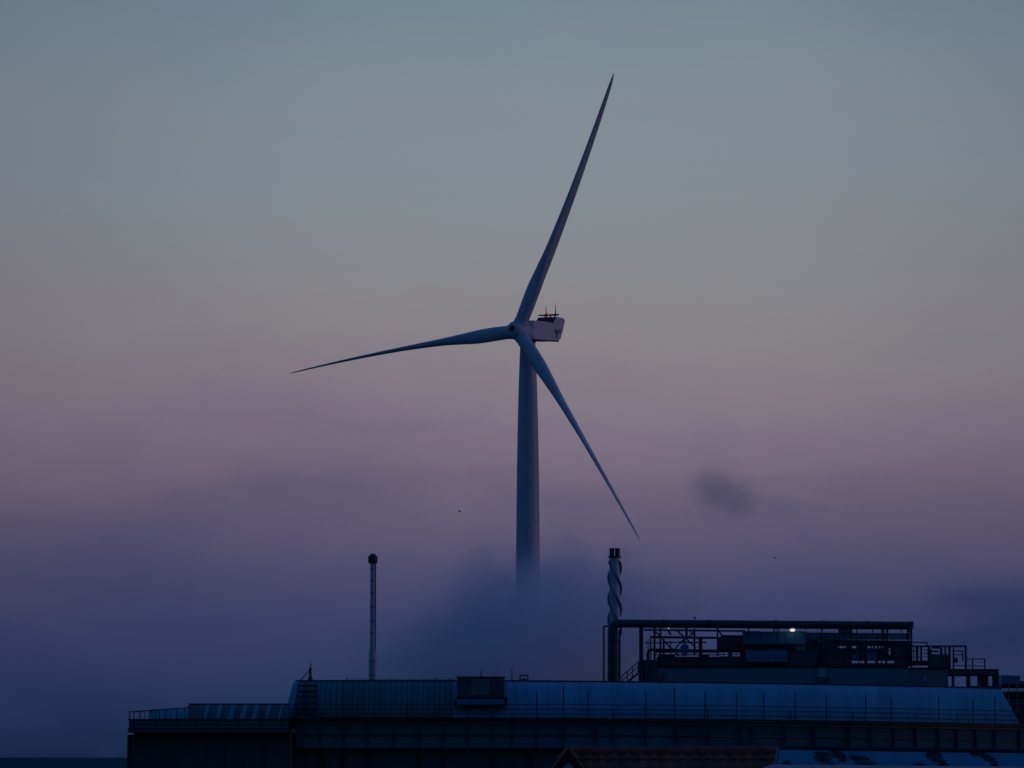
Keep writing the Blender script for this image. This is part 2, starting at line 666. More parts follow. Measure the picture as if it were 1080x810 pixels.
x = 583.9
for chx in 'BLP':
    for (ax, ay, bx, by) in FONT[chx]:
        q = .5
        A = flank(x + ax * q, 351.6 - ay * .62)
        B = flank(x + bx * q, 351.6 - by * .62)
        m.bar(A, B, .12, .24)
    x += 2.15
m.build('lettering', 'letter_ink', nacelle)
m = MB()
m.bar(flank(584.6, 355.2), flank(586.2, 352.8), .2, .42)
m.build('emblem', 'letter_blue', nacelle)

# ------------------------------------------------------------------ main hall with a roof bowed in plan


def DH(px):
    return 376.0 + (16.0 * ((px - 450) / 630.0) ** 2.2 if px > 450 else 0.0)


def FALL(px):
    return -0.40 * ((px - 450) / 630.0) ** 2.0 if px > 450 else 0.0


def eave_xy(px):
    D = DH(px)
    return Vector(((px - 540) / F * D * 1.0, D, 0)) * 1.0


def outn(px):
    a, b = eave_xy(px - 3), eave_xy(px + 3)
    d = (b - a).normalized()
    return Vector((d.y, -d.x, 0))


def HP(px, off, z):
    """point at eave station px, moved off metres inward (away from the camera side), height z"""
    p = eave_xy(px)
    p.y += off
    return Vector((p.x, p.y, z + (FALL(px) if z > 10 else 0.0)))


ZE = 19.0
ZR = 21.86
ZB = 16.64
GZ = 3.5
hall_base = HP(680, 20, GZ)
hall = thing('commercial_hall', hall_base, 'long low commercial hall with bowed metal roof and glazed upper wall', 'building')

prof = [(0, 0), (.25, .55), (.6, 1.15), (1.1, 1.7), (1.75, 2.2), (2.6, 2.6), (3.7, ZR - ZE)]
TOT = ZR - ZE


def roof_strip(px0b, px0t, px1b, px1t, mname, partname, off=0.0, n=60, lip=True):
    m = MB()
    rows, uvs = [], []
    for j, (o, dz) in enumerate(prof):
        t = dz / TOT
        r, q = [], []
        s = 0
        last = None
        for i in range(n + 1):
            a = i / n
            px = (px0b + (px0t - px0b) * t) * (1 - a) + (px1b + (px1t - px1b) * t) * a
            p = HP(px, o - off, ZE + dz + off * .6)
            if last is not None:
                s += (p - last).length
            else:
                s = (eave_xy(px) - eave_xy(300)).length
            last = p
            r.append(p)
            q.append((s, dz))
        rows.append(r)
        uvs.append(q)
    m.grid(rows, uvs)
    return m.build(partname, mname, hall, smooth=True)


roof1 = roof_strip(308, 315, 478, 478, 'roof_teal', 'roof')
roof1['label'] = 'dark green weathered roof sheeting'
roof2 = roof_strip(478, 478, 1074, 1057, 'roof_blue', 'roof')
roof2['label'] = 'pale blue ribbed roof sheeting'
v = roof_strip(301, 308.5, 308, 315, 'roof_blue', 'roof_verge', off=.05, n=2)
# flat deck behind the ridge and the back
m = MB()
rows = []
for off in (3.7, 66):
    rows.append([HP(309 + (1058 - 309) * i / 50, off, ZR - (0.02 if off < 5 else 0)) for i in range(51)])
m.grid(rows)
m.build('roof_deck', 'roof_felt', hall)
m = MB()
m.grid([[HP(309 + (1058 - 309) * i / 50, 66, z) for i in range(51)] for z in (GZ, ZR - .01)])
m.add([HP(309, 3.7, ZR - .05), HP(309, 66, ZR - .05), HP(309, 66, GZ), HP(302, .1, GZ), HP(302, .1, ZE)], [(0, 1, 2, 3, 4)])
m.add([HP(1058, 3.7, ZR - .05), HP(1058, 66, ZR - .05), HP(1058, 66, GZ), HP(1074, .1, GZ), HP(1074, .1, ZE)], [(0, 1, 2, 3, 4)])
m.build('rear_wall', 'dark_wall', hall)
# ridge capping
m = MB()
for a, b in zip(range(310, 1057, 9), range(319, 1067, 9)):
    b = min(b, 1057)
    m.bar(HP(a, 3.72, ZR + .03), HP(b, 3.72, ZR + .03), .3, .1)
m.build('ridge_cap', 'fascia_dark', hall)


def sweep_box(px0, px1, offs, z0, z1, step=10):
    m = MB()
    n = max(2, int((px1 - px0) / step))
    o0, o1 = offs
    ring = [(o0, z0), (o1, z0), (o1, z1), (o0, z1)]
    rows = [[HP(px0 + (px1 - px0) * i / n, o, z) for (o, z) in ring] for i in range(n + 1)]
    m.grid(rows, close=True)
    m.add(rows[0], [(0, 1, 2, 3)])
    m.add(rows[-1], [(3, 2, 1, 0)])
    return m


sweep_box(302, 1120, (-.35, .25), 18.70, 19.01).build('gutter', 'fascia_dark', hall)
sweep_box(312, 1120, (-.06, .3), 18.52, 18.698).build('fascia', 'wall_panel', hall)
sweep_box(302, 1120, (-.1, .4), ZB - .12, ZB).build('sill', 'fascia_dark', hall)
sweep_box(302, 1120, (.55, 1.0), GZ, ZB - .122).build('lower_wall', 'dark_wall', hall)
sweep_box(302, 1120, (.35, .6), ZB + .002, 18.69).build('upper_wall', 'fascia_dark', hall)
mull = [313, 320, 338, 363, 388, 416, 442, 467, 493, 519, 540, 566, 594, 628, 647, 681, 712, 748, 782, 793, 828, 858, 895, 918, 942, 965, 989, 1008, 1028, 1048, 1074, 1096, 1118]
pale = {748, 782, 793, 828, 918}
rg = random.Random(3)
for a, b in zip(mull, mull[1:]):
    gl = 'wall_panel' if a < 338 else 'glass_teal' if a < 540 else 'glass_blue' if a < 712 else 'glass_dark'
    m = MB()
    inset = .16
    tilt = rg.uniform(-.012, .012)
    A0, B0 = HP(a + .6, inset + tilt, ZB + .03), HP(b - .6, inset - tilt, ZB + .03)
    nn = outn((a + b) / 2)
    u = Vector((0, 0, 18.50 - ZB - .03))
    m.add([A0, B0, B0 + u, A0 + u, A0 - nn * .08, B0 - nn * .08, B0 + u - nn * .08, A0 + u - nn * .08],
          [(0, 1, 2, 3), (7, 6, 5, 4), (0, 4, 5, 1), (1, 5, 6, 2), (2, 6, 7, 3), (3, 7, 4, 0)])
    w = m.build('window', gl, hall)
    m = MB()
    mw = .10 if a not in (388, 628, 858) else .2
    pm = 'mullion_pale' if a in pale else 'mullion_dark'
    m.bar(HP(a, .06, ZB + .01), HP(a, .06, 18.5), mw if pm != 'mullion_pale' else .06, .16)
    zt = 17.66
    m.bar(HP(a + .9, .10, zt), HP(b - .9, .10, zt), .06, .1)
    m.build('frame', pm, w)
# piers on the lower wall
for px in (340, 362, 388, 442, 467, 519, 560):
    m = MB()
    p = HP(px, .5, GZ)
    m.box((p.x - .2, p.y - .12, GZ), (p.x + .2, p.y + .04, ZB - .13))
    m.build('pier', 'fascia_dark', hall)

# guard railing on the eave: rails with tall and short posts
m = MB()
for z in (19.30, 19.68, 20.03):
    pts = [HP(306 + i * 10, -.12, z + .012 * math.sin(i * .7)) for i in range(80)]
    m.tube(pts, .035, 6)
rail = m.build('guard_railing', 'dark_steel', hall)
tall = [(363, 720), (566, 729), (594, 724), (620, 728), (681, 729), (711, 726), (743, 730), (776, 731), (805, 731), (838, 731), (871, 733), (912, 733),
        (939, 736), (989, 736), (1025, 738), (1048, 736), (519, 730), (493, 735), (430, 735), (1074, 738)]
short = [340, 395, 460, 540, 647, 746, 833, 898, 965, 1008]
for px, yt in tall:
    m = MB()
    D = DH(px)
    zt = H + (798 - yt) / F * D - FALL(px)
    m.tube([HP(px, -.14, ZE), HP(px, -.14, zt)], .045, 8)
    m.build('post', 'dark_steel', rail)
for px in short:
    m = MB()
    m.tube([HP(px, -.14, ZE), HP(px, -.14, 19.68)], .04, 8)
    m.build('post', 'dark_steel', rail)

# roof ladder at the left end
m = MB()
for y in (723, 729, 735, 741, 747, 752):
    z = H + (798 - y) / F * 376
    o = lerp_tab((z - ZE) / TOT, [(d / TOT, o) for o, d in prof]) - .14
    m.bar(HP(312.5, o, z), HP(335 if y > 733 else 333, o, z), .1, .14)
for px in (313, 322.5, 334):
    pts = []
    for o, dz in prof:
        pts.append(HP(px, o - .12, ZE + dz))
    m.tube(pts, .05, 6)
m.build('roof_ladder', 'dark_steel', hall)
# lightning wire along the teal roof ridge
m = MB()
m.tube([HP(364, 3.7, ZR + .16), HP(420, 3.7, ZR + .13), HP(480, 3.7, ZR + .15)], .018, 5)
for px in (364, 460, 473):
    m.tube([HP(px, 3.7, ZR), HP(px, 3.7, ZR + (.3 if px == 460 else .2))], .04, 6)
m.build('lightning_wire', 'dark_steel', hall)

# tripod mast on the left end of the ridge
b = HP(327, 4.2, ZR)
D = b.y
mast = thing('roof_mast', b, 'short dark mast with a slanting brace on the roof end', 'mast')
m = MB()
m.tube([W(327.2, 720, D), W(327.2, 706, D)], .10, 8)
m.tube([W(327.4, 706, D), W(327.6, 699, D)], [.05, .025], 8)
m.tube([W(326, 706.6, D), W(328.6, 704.8, D)], .1, 8)
m.build('pole', 'dark_steel', mast)
m = MB()
m.tube([W(315.5, 719, D), W(327, 706.5, D)], .045, 6)
m.tube([W(330.5, 720, D - .6), W(327.5, 712, D)], .06, 6)
m.tube([W(325.6, 714, D), W(325.6, 719.8, D)], .06, 6)
m.build('brace', 'dark_steel', mast)

# ------------------------------------------------------------------ rooftop unit at the change of roof colour
D = 375.9
un = thing('rooftop_unit', W(507, 744, D + 1), 'boxy grey ventilation unit with louvred doors breaking the blue roof edge', 'ventilation unit')
m = MB()
rect(m, 482, 714.6, 532, 735.2, D, 3.4)
cas = m.build('casing', 'unit_dark', un, bevel=.03)
m = MB()
rect(m, 481, 713.4, 532.8, 714.8, D - .08, 3.5)
hbar(m, 481.5, 532.5, 735.8, 1.2, D - .1, 3.4)
m.build('lid', 'fascia_dark', un)
for x0, x1 in ((497, 505.4), (507.6, 516.6)):
    m = MB()
    rect(m, x0, 716, x1, 732.5, D - .06, .05)
    d = m.build('door', 'unit_grey', un)
    m = MB()
    for y in range(718, 732, 2):
        hbar(m, x0 + 1, x1 - 1, y, .5, D - .085, .02)
    m.build('louvre', 'unit_dark', d)
m = MB()
vbar(m, 506.4, 716, 731, .9, D - .09, .06)
m.build('drain_pipe', 'pale_strip', un)
m = MB()
rect(m, 482, 736.8, 531, 743.0, D - .05, 3)
m.build('plinth', 'unit_blue', un)
m = MB()
rect(m, 479, 738, 481.6, 745, D, .5)
rect(m, 532.2, 735, 535.2, 745, D, .5)  # dark slot stands in for the shade right of the plinth
hbar(m, 479, 535, 744, 1.6, D - .03, .4)
m.build('bearer_shade', 'fascia_dark', un)
for px, yt, yb, Dd in ((507.5, 706.8, 714, 377), (540, 704.5, 720, 380.5)):
    m = MB()
    m.tube([W(px, yb, Dd), W(px, yt, Dd)], [.05, .03], 6)
    m.tube([W(px, yb, Dd), W(px, yb - 1.2, Dd)], .09, 6)
    o = m.build('aerial', 'dark_steel', base=True)
    tag(o, 'thin black aerial standing on the lid of the ventilation unit' if px < 520 else 'thin black aerial on the ridge right of the ventilation unit', 'aerial', 'aerials by the ventilation unit')
# small open frame vent right of it
D = 381.5
m = MB()
vbar(m, 548.6, 712, 720, 1.4, D, .5); vbar(m, 556.6, 712, 720, 1.4, D, .5)
hbar(m, 547.9, 557.3, 712.2, 1.3, D - .02, .54)
hbar(m, 549.3, 555.9, 717.4, 1.6, D + .02, .4)
m.tube([W(552.6, 717, D + .2), W(552.6, 715.2, D + .2)], [.16, .09], 8)
tag(m.build('vent_cowl', 'unit_dark', base=True), 'small open square vent cowl on the ridge of the blue roof', 'vent')

# ------------------------------------------------------------------ terrace wing on the left
DW = 371.0
wing = thing('terrace_wing', W(220, 810, DW), 'dark lower wing with a railed terrace left of the hall', 'building')
ZS = W(200, 772.6, DW).z
m = MB()
rect(m, 135, 768.4, 309, 772.6, DW, 6)
slab = m.build('terrace_slab', 'fascia_brown', wing)
m = MB()
rect(m, 136, 759.2, 304, 768.4, DW + .12, .1)
m.build('parapet', 'wall_panel', wing)
m = MB()
hbar(m, 135, 305, 758.6, 1.1, DW, .3)
hbar(m, 135, 305, 768.1, 1.0, DW - .06, .2)
hbar(m, 137, 305, 763.6, .4, DW + .06, .06)
prl = m.build('terrace_railing', 'dark_steel', wing)
for x, y in ((136.6, 750.4), (141.2, 750.4), (164, 757), (186, 757), (208, 757), (230, 757), (252, 757), (275, 751), (297, 757)):
    m = MB()
    vbar(m, x, y, 768, 1.0, DW + .02, .08)
    m.build('post', 'dark_steel', prl)
m = MB()
hbar(m, 136.1, 141.7, 750.4, .9, DW + .02, .08)
a, b = W(142, 750.4, DW + 1.2), W(199, 746.6, DW + 1.2)
m.bar(a, b, .07, .09)
m.bar(W(142, 759, DW + 1.2), W(199, 759, DW + 1.2), .06, .06)
bal = m.build('balustrade', 'dark_steel', wing)
for i, x in enumerate((146.5, 148.4, 152.2, 157.2, 163.5, 168.0, 173.5, 175.5, 180, 186.5, 194.5)):
    m = MB()
    t = (x - 142) / 57
    vbar(m, x, 750.4 - 3.8 * t, 759, .95 if i % 2 else .7, DW + 1.2, .06)
    m.build('baluster', 'dark_steel', bal)
# wing roof: curved, dark, with lit streaks painted on as paler strips
WPROF = [(0, 0), (.2, .5), (.55, 1.0), (1.1, 1.5), (1.9, 1.95), (2.9, 2.22)]


def wing_roof(x0, x1, zt, mname, name, off=0.0, lean=0.0):
    m = MB()
    rows, uvs = [], []
    D0 = DW + 2.6
    for o, dz in WPROF:
        t = dz / 2.22
        z = W(200, 768, DW).z + dz / 2.22 * (zt - W(200, 768, DW).z)
        r, q = [], []
        for i in range(9):
            px = x0 + (x1 - x0) * i / 8 + lean * t
            p = W(px, 760, D0)
            r.append((p.x, D0 + o - off, z + off * .5))
            q.append((p.x, z))
        rows.append(r); uvs.append(q)
    m.grid(rows, uvs)
    return m.build(name, mname, wing, smooth=True)


wing_roof(198, 304, W(240, 743.0, DW + 5.5).z, 'wing_roof', 'roof')
wing_roof(158, 198, W(180, 747.6, DW + 5.5).z, 'pale_sheet', 'canopy')
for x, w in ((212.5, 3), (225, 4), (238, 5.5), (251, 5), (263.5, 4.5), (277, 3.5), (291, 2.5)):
    wing_roof(x, x + w, W(240, 743.2, DW + 5.5).z, 'pale_sheet', 'pale_sheet', off=.03, lean=4)
m = MB()
a = W(198, 742.4, DW + 5.4)
hbar(m, 198, 304.5, 742.5, 1.1, DW + 5.4, .5)
m.build('ridge_cap', 'fascia_dark', wing)
m = MB()
p0, p1 = W(198, 743.4, DW + 5.5), W(306, 760, DW + 5.5)
m.box((p0.x, DW + 5.92, GZ), (p1.x, DW + 40, p0.z - .05))
p0 = W(158, 748.4, DW + 5.5)
p2 = W(197.9, 760, DW + 5.5)
m.box((p0.x, DW + 5.93, GZ), (p2.x, DW + 39, p0.z - .05))
m.build('rear_block', 'dark_wall', wing)
m = MB()
rect(m, 139.6, 773, 306, 1000, DW + 2.0, 6)
m.build('wall', 'dark_wall', wing)
m = MB()
rect(m, 133, 775, 139.2, 1000, DW + .6, 1.2)
m.build('corner_column', 'fascia_dark', wing)
m = MB()
for y in range(776, 812, 2):
    hbar(m, 140, 151, y, 1.4, DW + 1.96, .06)
m.build('louvre_panel', 'wall_panel', wing)
for x0, x1 in ((190, 216.5), (217.5, 236.5), (237.5, 256), (257, 278), (279, 304)):
    m = MB()
    rect(m, x0, 779, x1, 789.4, DW + 1.96, .06)
    rect(m, x0, 790.2, x1, 812, DW + 1.96, .06)
    w = m.build('window', 'unit_dark', wing)
    m = MB()
    vbar(m, x1 + .5, 779, 812, .8, DW + 1.9, .1)
    hbar(m, x0, x1, 789.8, .7, DW + 1.92, .1)
    m.build('frame', 'mullion_dark', w)
m = MB()
hbar(m, 139.6, 306, 776, 2.2, DW + 1.9, .1)
m.build('wall_band', 'fascia_brown', wing)

# ------------------------------------------------------------------ slim chimney
D = 450.0
base = W(393, 700, D)
sc = thing('slim_chimney', (base.x, D, GZ), 'thin free-standing steel chimney with a fat collar at its top', 'chimney')
X = base.x
k = mpp(D)


def zz(py, D):
    return W(540, py, D).z


m = MB()
m.tube([(X, D, GZ), (X, D, zz(690, D)), (X, D, zz(682, D)), (X, D, zz(592, D))], [4.1 * k, 3.9 * k, 2.9 * k, 2.6 * k], 24)
m.build('shaft', 'stack_steel', sc, smooth=30)
m = MB()
m.tube([(X, D, zz(594.4, D)), (X, D, zz(593.4, D)), (X, D, zz(587, D)), (X, D, zz(586, D))], [3.6 * k, 5 * k, 5 * k, 4 * k], 12)
m.build('head', 'dark_steel', sc)
m = MB()
m.tube([(X, D, zz(586.2, D)), (X, D, zz(584.3, D))], 3.1 * k, 16)
m.build('cap', 'dark_steel', sc)
m = MB()
for py in (600, 612, 625, 640, 655, 668, 697, 712):
    m.tube([(X, D, zz(py + .5, D)), (X, D, zz(py - .5, D))], (3.0 if py < 680 else 4.3) * k, 20)
m.build('joint_ring', 'galvanised', sc)
m = MB()
m.tube([(X + 3.1 * k, D - .1, zz(720, D)), (X + 3.0 * k, D - .1, zz(594, D))], .5 * k, 6)
m.build('ladder', 'galvanised', sc)

# ------------------------------------------------------------------ chimney with helical strakes
D = 452.0
k = mpp(D)
base = W(648.4, 700, D)
X = base.x
tc_ = thing('straked_chimney', (X, D, GZ), 'round steel chimney wound with spiral strakes behind the big pipe', 'chimney')
m = MB()
m.tube([(X, D, GZ), (X, D, zz(588, D))], 5.5 * k, 36)
m.build('flue', 'stack_steel', tc_, smooth=30)
pitch = 66 * k
z1 = zz(590.5, D)
z0 = zz(672, D)
for s in range(3):
    m = MB()
    rows = []
    N = 110
    for i in range(N + 1):
        z = z1 + (z0 - z1) * i / N
        a = math.pi * 1.08 + 2 * math.pi * s / 3 + (z1 - z) / pitch * 2 * math.pi
        d = Vector((math.cos(a), math.sin(a), 0))
        t = Vector((-d.y, d.x, 0)) * .035
        c = Vector((X, D, z))
        tp = min(1, i / 4, (N - i) / 4)
        ri, ro = 5.3 * k, (5.5 + .2 + 2.1 * tp) * k
        rows.append([c + d * ri + t, c + d * ro + t, c + d * ro - t, c + d * ri - t])
    m.grid(rows, close=True)
    m.build('strake', 'galvanised', tc_, smooth=30)
m = MB()
m.tube([(X, D, zz(588.3, D)), (X, D, zz(586.9, D))], 7 * k, 30)
m.build('flange', 'dark_steel', tc_)
for dx in (-2.95, 2.95):
    m = MB()
    m.tube([(X + dx * k, D, zz(587, D)), (X + dx * k, D, zz(582, D)), (X + dx * k, D, zz(578.4, D))], [2.7 * k, 2.6 * k, 2.6 * k], 20)
    m.tube([(X + dx * k, D, zz(579.2, D)), (X + dx * k, D, zz(578.2, D))], 2.8 * k, 20)
    m.build('flue_outlet', 'dark_steel', tc_)

# ------------------------------------------------------------------ roof plant: plant room, pipe frame, units
DP = 416.0
k = mpp(DP)
ZD = ZR - .5
pr = thing('plant_room', W(846, 727, DP), 'low ribbed plant room on the hall roof under the dark steelwork', 'plant room')
m = MB()
a, b = W(692, 703.4, DP), W(958, 703.4, DP)
m.box((a.x, DP, ZD - .02), (b.x, DP + 9, a.z))
m.build('wall', 'cladding', pr)
m = MB()
c = W(1000, 704.5, DP)
m.box((b.x + .005, DP + .03, ZD - .02), (c.x, DP + 9, c.z))
m.build('wall', 'cladding_warm', pr)
m = MB()
hbar(m, 690, 958, 703.2, 1.6, DP - .1, 9.2)
hbar(m, 958.3, 1001, 704.6, 1.2, DP - .08, 9.2)
m.build('coping', 'fascia_dark', pr)
m = MB()
rect(m, 863, 704.6, 871.5, 714, DP - .16, .15)
vh = m.build('wall_light', 'pale_strip', pr)
m = MB()
rect(m, 861, 714.4, 875, 719, DP - .3, .28)  # dark box just under the pale panel
m.build('dark_box', 'unit_dark', vh)
m = MB()
p = W(975.5, 715.6, DP - .02)
m.add([p + Vector((math.cos(a_) * 2.1 * k, 0, math.sin(a_) * 3.6 * k)) for a_ in [2 * math.pi * i / 20 for i in range(20)]], [tuple(range(20))])
m.prism([p + Vector((math.cos(a_) * 2.1 * k, 0, math.sin(a_) * 3.6 * k)) for a_ in [2 * math.pi * i / 20 for i in range(20)]], (0, -.08, 0))
m.build('round_vent', 'pale_strip', pr)
m = MB()
m.tube([W(694, 717, DP - .25), W(697.5, 715, DP - .25), W(701, 710, DP - .25)], .13, 8)
m.tube([W(688, 719.5, DP - .25), W(694, 717, DP - .25)], .1, 8)
m.build('drain_pipe', 'unit_dark', pr)

# big exhaust duct: up, elbow, along
du = thing('exhaust_duct', W(647, 727, DP - 1), 'thick dark pipe rising from the roof and bending along the top of the steelwork', 'pipe')
DD = DP - 1.0
k = mpp(DD)
m = MB()
pts = [W(646.4, 728, DD), W(646.4, 664, DD)]
cx, cy, rr = 652.0, 663.5, 5.8
for i in range(1, 8):
    a = math.pi - i / 8 * math.pi / 2
    pts.append(W(cx + rr * math.cos(a), cy - rr * math.sin(a), DD))
pts += [W(653, 657.6, DD), W(800, 658.6, DD), W(958, 659.8, DD)]
m.tube(pts, [5.6 * k] + [5.4 * k] + [4.9 * k] * 7 + [4.3 * k] * 3, 20)
m.build('duct', 'duct_steel', du, smooth=40)
m = MB()
rect(m, 957, 655.4, 963.4, 663.2, DD - .4, .8)
m.build('end_box', 'duct_steel', du, bevel=.05)
m = MB()
for px, y in ((700, 657.9), (748, 658.2), (817, 658.7), (868, 659.1), (915, 659.4)):
    p, q = W(px - .9, y, DD), W(px + .9, y, DD)
    m.tube([p, q], 4.8 * k, 20)
for y in (676, 694, 711):
    m.tube([W(646.4, y + .8, DD), W(646.4, y - .8, DD)], 6.0 * k, 20)
m.build('flange', 'dark_steel', du, smooth=30)
m = MB()
rect(m, 815.6, 654.0, 820, 655.2, DD - .1, .3)
m.build('lifting_lug', 'dark_steel', du)
m = MB()
m.tube([W(653.4, 728, DD + .3), W(653.4, 664, DD + .3)], 1.1 * k, 8)
m.build('side_pipe', 'dark_steel', du, smooth=30)
o = MB()
o.tube([W(636.8, 728, DD + 1.5), W(636.8, 661.4, DD + 1.5), W(637.3, 660.4, DD + 1.5), W(644, 660.2, DD + 1.5)], .95 * k, 8)
tag(o.build('drain_pipe', 'dark_steel', base=True), 'thin vertical pipe left of the thick rising duct', 'pipe')

# steel frame
fr = thing('pipe_frame', W(760, 727, DP), 'dark lattice of columns beams and braces carrying the long pipe', 'steel frame')
Dm = DP + .8


def member(name, pts, t, mname='dark_steel', D=Dm):
    m = MB()
    a, b = W(*pts[0], D), W(*pts[1], D)
    m.bar(a, b, t * mpp(D), t * mpp(D))
    return m.build(name, mname, fr)


def column(x, y0, y1, t, D=Dm, mname='dark_steel'):
    return member('column', ((x, y0), (x, y1)), t, mname, D)


column(676.2, 661, 720, 4.2, DP - .6)
column(690.3, 662, 703, 2.2)
column(696.5, 662, 703, 2.0)
column(686.2, 672, 703, 1.3, DP + 1.6)
column(683.5, 674, 703, 1.0, DP + 2.4)
column(732.5, 663, 690, 1.9)
column(756.8, 662, 690, 1.7)
column(789.5, 660, 668, 1.3)
column(816.4, 660, 668, 1.6)
column(819.6, 660, 668, 1.3)
column(821.8, 660, 668, 1.0)
column(724.0, 661, 674, 2.6)
column(700, 674, 693, 2.0, DP + 2)
column(707.5, 676, 694, .9, DP + 3)
for x in (866.6, 884.8, 903.7, 930, 932.2, 936, 957.5, 961.2):
    column(x, 661, 694, 1.1 if x < 955 else 1.7)
member('beam', ((679, 664.3), (786, 665.6)), 1.9)
member('beam', ((686, 672.0), (760, 672.8)), 2.4)
member('beam', ((700, 677.5), (745, 677.5)), 1.5, 'unit_dark')
member('beam', ((680, 678), (700, 678.2)), 1.2, 'unit_dark', DP + 2)
member('beam', ((760, 671.0), (786, 671.4)), 2.6)
member('beam', ((757, 673.8), (786, 674.6)), 4.0, 'unit_dark')
member('beam', ((690, 687.6), (760, 687.6)), 1.8)
member('beam', ((690, 690.6), (760, 690.6)), 1.2)
member('beam', ((850, 667.6), (962, 668.6)), 1.2)
member('beam', ((850, 675.0), (962, 676.6)), 1.6)
member('brace', ((698.5, 674), (716, 692)), 1.7)
member('brace', ((712, 684), (722, 673.5)), 1.6)
member('brace', ((713.5, 664.5), (722, 672.5)), 1.6)
member('brace', ((723, 673), (734, 683.5)), 1.5)
member('brace', ((727, 665), (733, 671)), 1.2)
member('brace', ((733, 665), (727, 671)), 1.2)
member('brace', ((757.5, 665), (762.5, 671.5)), 1.6)
member('brace', ((690.5, 666), (696.5, 671)), 1.5)
member('brace', ((704.5, 665.5), (708, 669.4)), 1.9)

# brown process pipe looping along the frame
m = MB()
D = DP + 1.9
m.tube([W(683.4, 712, D), W(683.4, 689, D), W(684.4, 686.4, D), W(687, 685.3, D), W(705, 685.6, D), W(735, 686.2, D), W(786, 687, D)], 1.5 * mpp(D), 10)
o = tag(m.build('process_pipe', 'rust_steel', smooth=40), 'rusty brown pipe bending along behind the lattice braces', 'pipe')
m = MB()
D = DP + .2
m.tube([W(738.8, 692, D), W(738.8, 673.2, D)], 2.0 * mpp(D), 12)
m.tube([W(738.8, 674.4, D), W(738.8, 673, D)], 2.4 * mpp(D), 12)
tag(m.build('vent_pipe', 'rust_steel', base=True, smooth=30), 'short brown vent pipe standing right of the lattice braces', 'pipe')
# grey round vessel in the lattice
D = DP + .3
k = mpp(D)
ve = thing('pressure_vessel', W(722, 692, D), 'blue-grey rounded vessel with a narrow neck inside the lattice', 'vessel')
m = MB()
x = W(722, 690, D).x
pf = [(692, 2.6), (689, 2.8), (687.4, 3.6), (685.6, 4.4), (683, 4.5), (681, 4.0), (679.6, 2.6), (679, 1.4), (676, 1.2), (671, 1.2)]
m.tube([(x, D, zz(y, D)) for y, _ in pf], [r * k for _, r in pf], 18)
m.build('shell', 'unit_blue', ve, smooth=50)
m = MB()
m.tube([W(717.5, 685, D), W(714, 685, D), W(713, 690, D)], .7 * k, 8)
m.build('branch_pipe', 'unit_grey', ve)

# dark base plant along the plant room's roof
m = MB()
D = DP + 1.2
rect(m, 693, 692.6, 760, 702.2, D, 2)
rect(m, 695, 690.8, 712, 692.8, D + .1, 1.5)
rect(m, 738, 690.6, 748, 692.8, D + .1, 1.5)
rect(m, 759.9, 692.2, 787.4, 702.2, D + .02, 1.9)
rect(m, 757, 676, 784, 687.6, D + .6, .3)
for x0, x1 in ((756, 757.6), (762.6, 763.4), (768, 772.4), (776, 776.8), (780.4, 787.2)):
    rect(m, x0, 687.5, x1, 692.3, D + .62, .26)
rect(m, 756.2, 689.6, 784, 690.4, D + .64, .22)
tag(m.build('cable_trunking', 'unit_dark', base=True), 'long dark trunking lying on the plant room left of the blue units', 'trunking')
m = MB()
rect(m, 674.4, 696, 693.4, 722, DP - .4, 3)
rect(m, 673.2, 706, 689.6, 708, DP - .5, 3)
vbar(m, 681, 696, 721, 1.4, DP - .55, .15)
vbar(m, 686.5, 696, 721, 1.4, DP - .55, .15)
tag(m.build('valve_cabinet', 'unit_dark', base=True), 'dark cabinet at the foot of the left frame column', 'cabinet')

# stair up to the plant
st = thing('steel_stair', W(662, 722, DP - .5), 'short steel stair with double handrail beside the thick rising duct', 'stair')
D = DP - .6
m = MB()
m.bar(W(659, 722, D), W(676, 708, D), 2.6 * mpp(D), 2.0 * mpp(D))
m.build('stringer', 'dark_steel', st)
m = MB()
m.tube([W(654.6, 714, D), W(675, 696.8, D)], .6 * mpp(D), 6)
m.tube([W(654.6, 719, D), W(675, 701.4, D)], .5 * mpp(D), 6)
for x, y0, y1 in ((656, 712.8, 724), (661.6, 708, 719), (667, 703.6, 714), (673, 698.4, 709)):
    m.tube([W(x, y0, D), W(x, y1, D)], .5 * mpp(D), 6)
m.build('handrail', 'dark_steel', st)
m = MB()
for i in range(7):
    t = i / 6
    p = W(659.5 + 15 * t, 720.4 - 12.6 * t, D)
    m.box((p.x - .14, D + .1, p.z - .02), (p.x + .14, D + .9, p.z + .02))
m.build('tread', 'dark_steel', st)

# blue units
D = DP - .2


def unit(name, rects_, mname, label, cat, seams=(), D=D, depth=2.2, group=None):
    x0 = min(r[0] for r in rects_); x1 = max(r[2] for r in rects_); y1 = max(r[3] for r in rects_)
    e = thing(name, W((x0 + x1) / 2, y1, D), label, cat, group)
    m = MB()
    for i, r in enumerate(rects_):
        rect(m, *r, D + .013 * i, depth - .03 * i)
    c = m.build('casing', mname, e, bevel=.02)
    if seams:
        m = MB()
        for s in seams:
            if len(s) == 3:
                vbar(m, s[0], s[1], s[2], .45, D - .02, .05)
            else:
                hbar(m, s[0], s[1], s[2], s[3], D - .025, .05)
        m.build('joint', 'unit_dark', e)
    return e


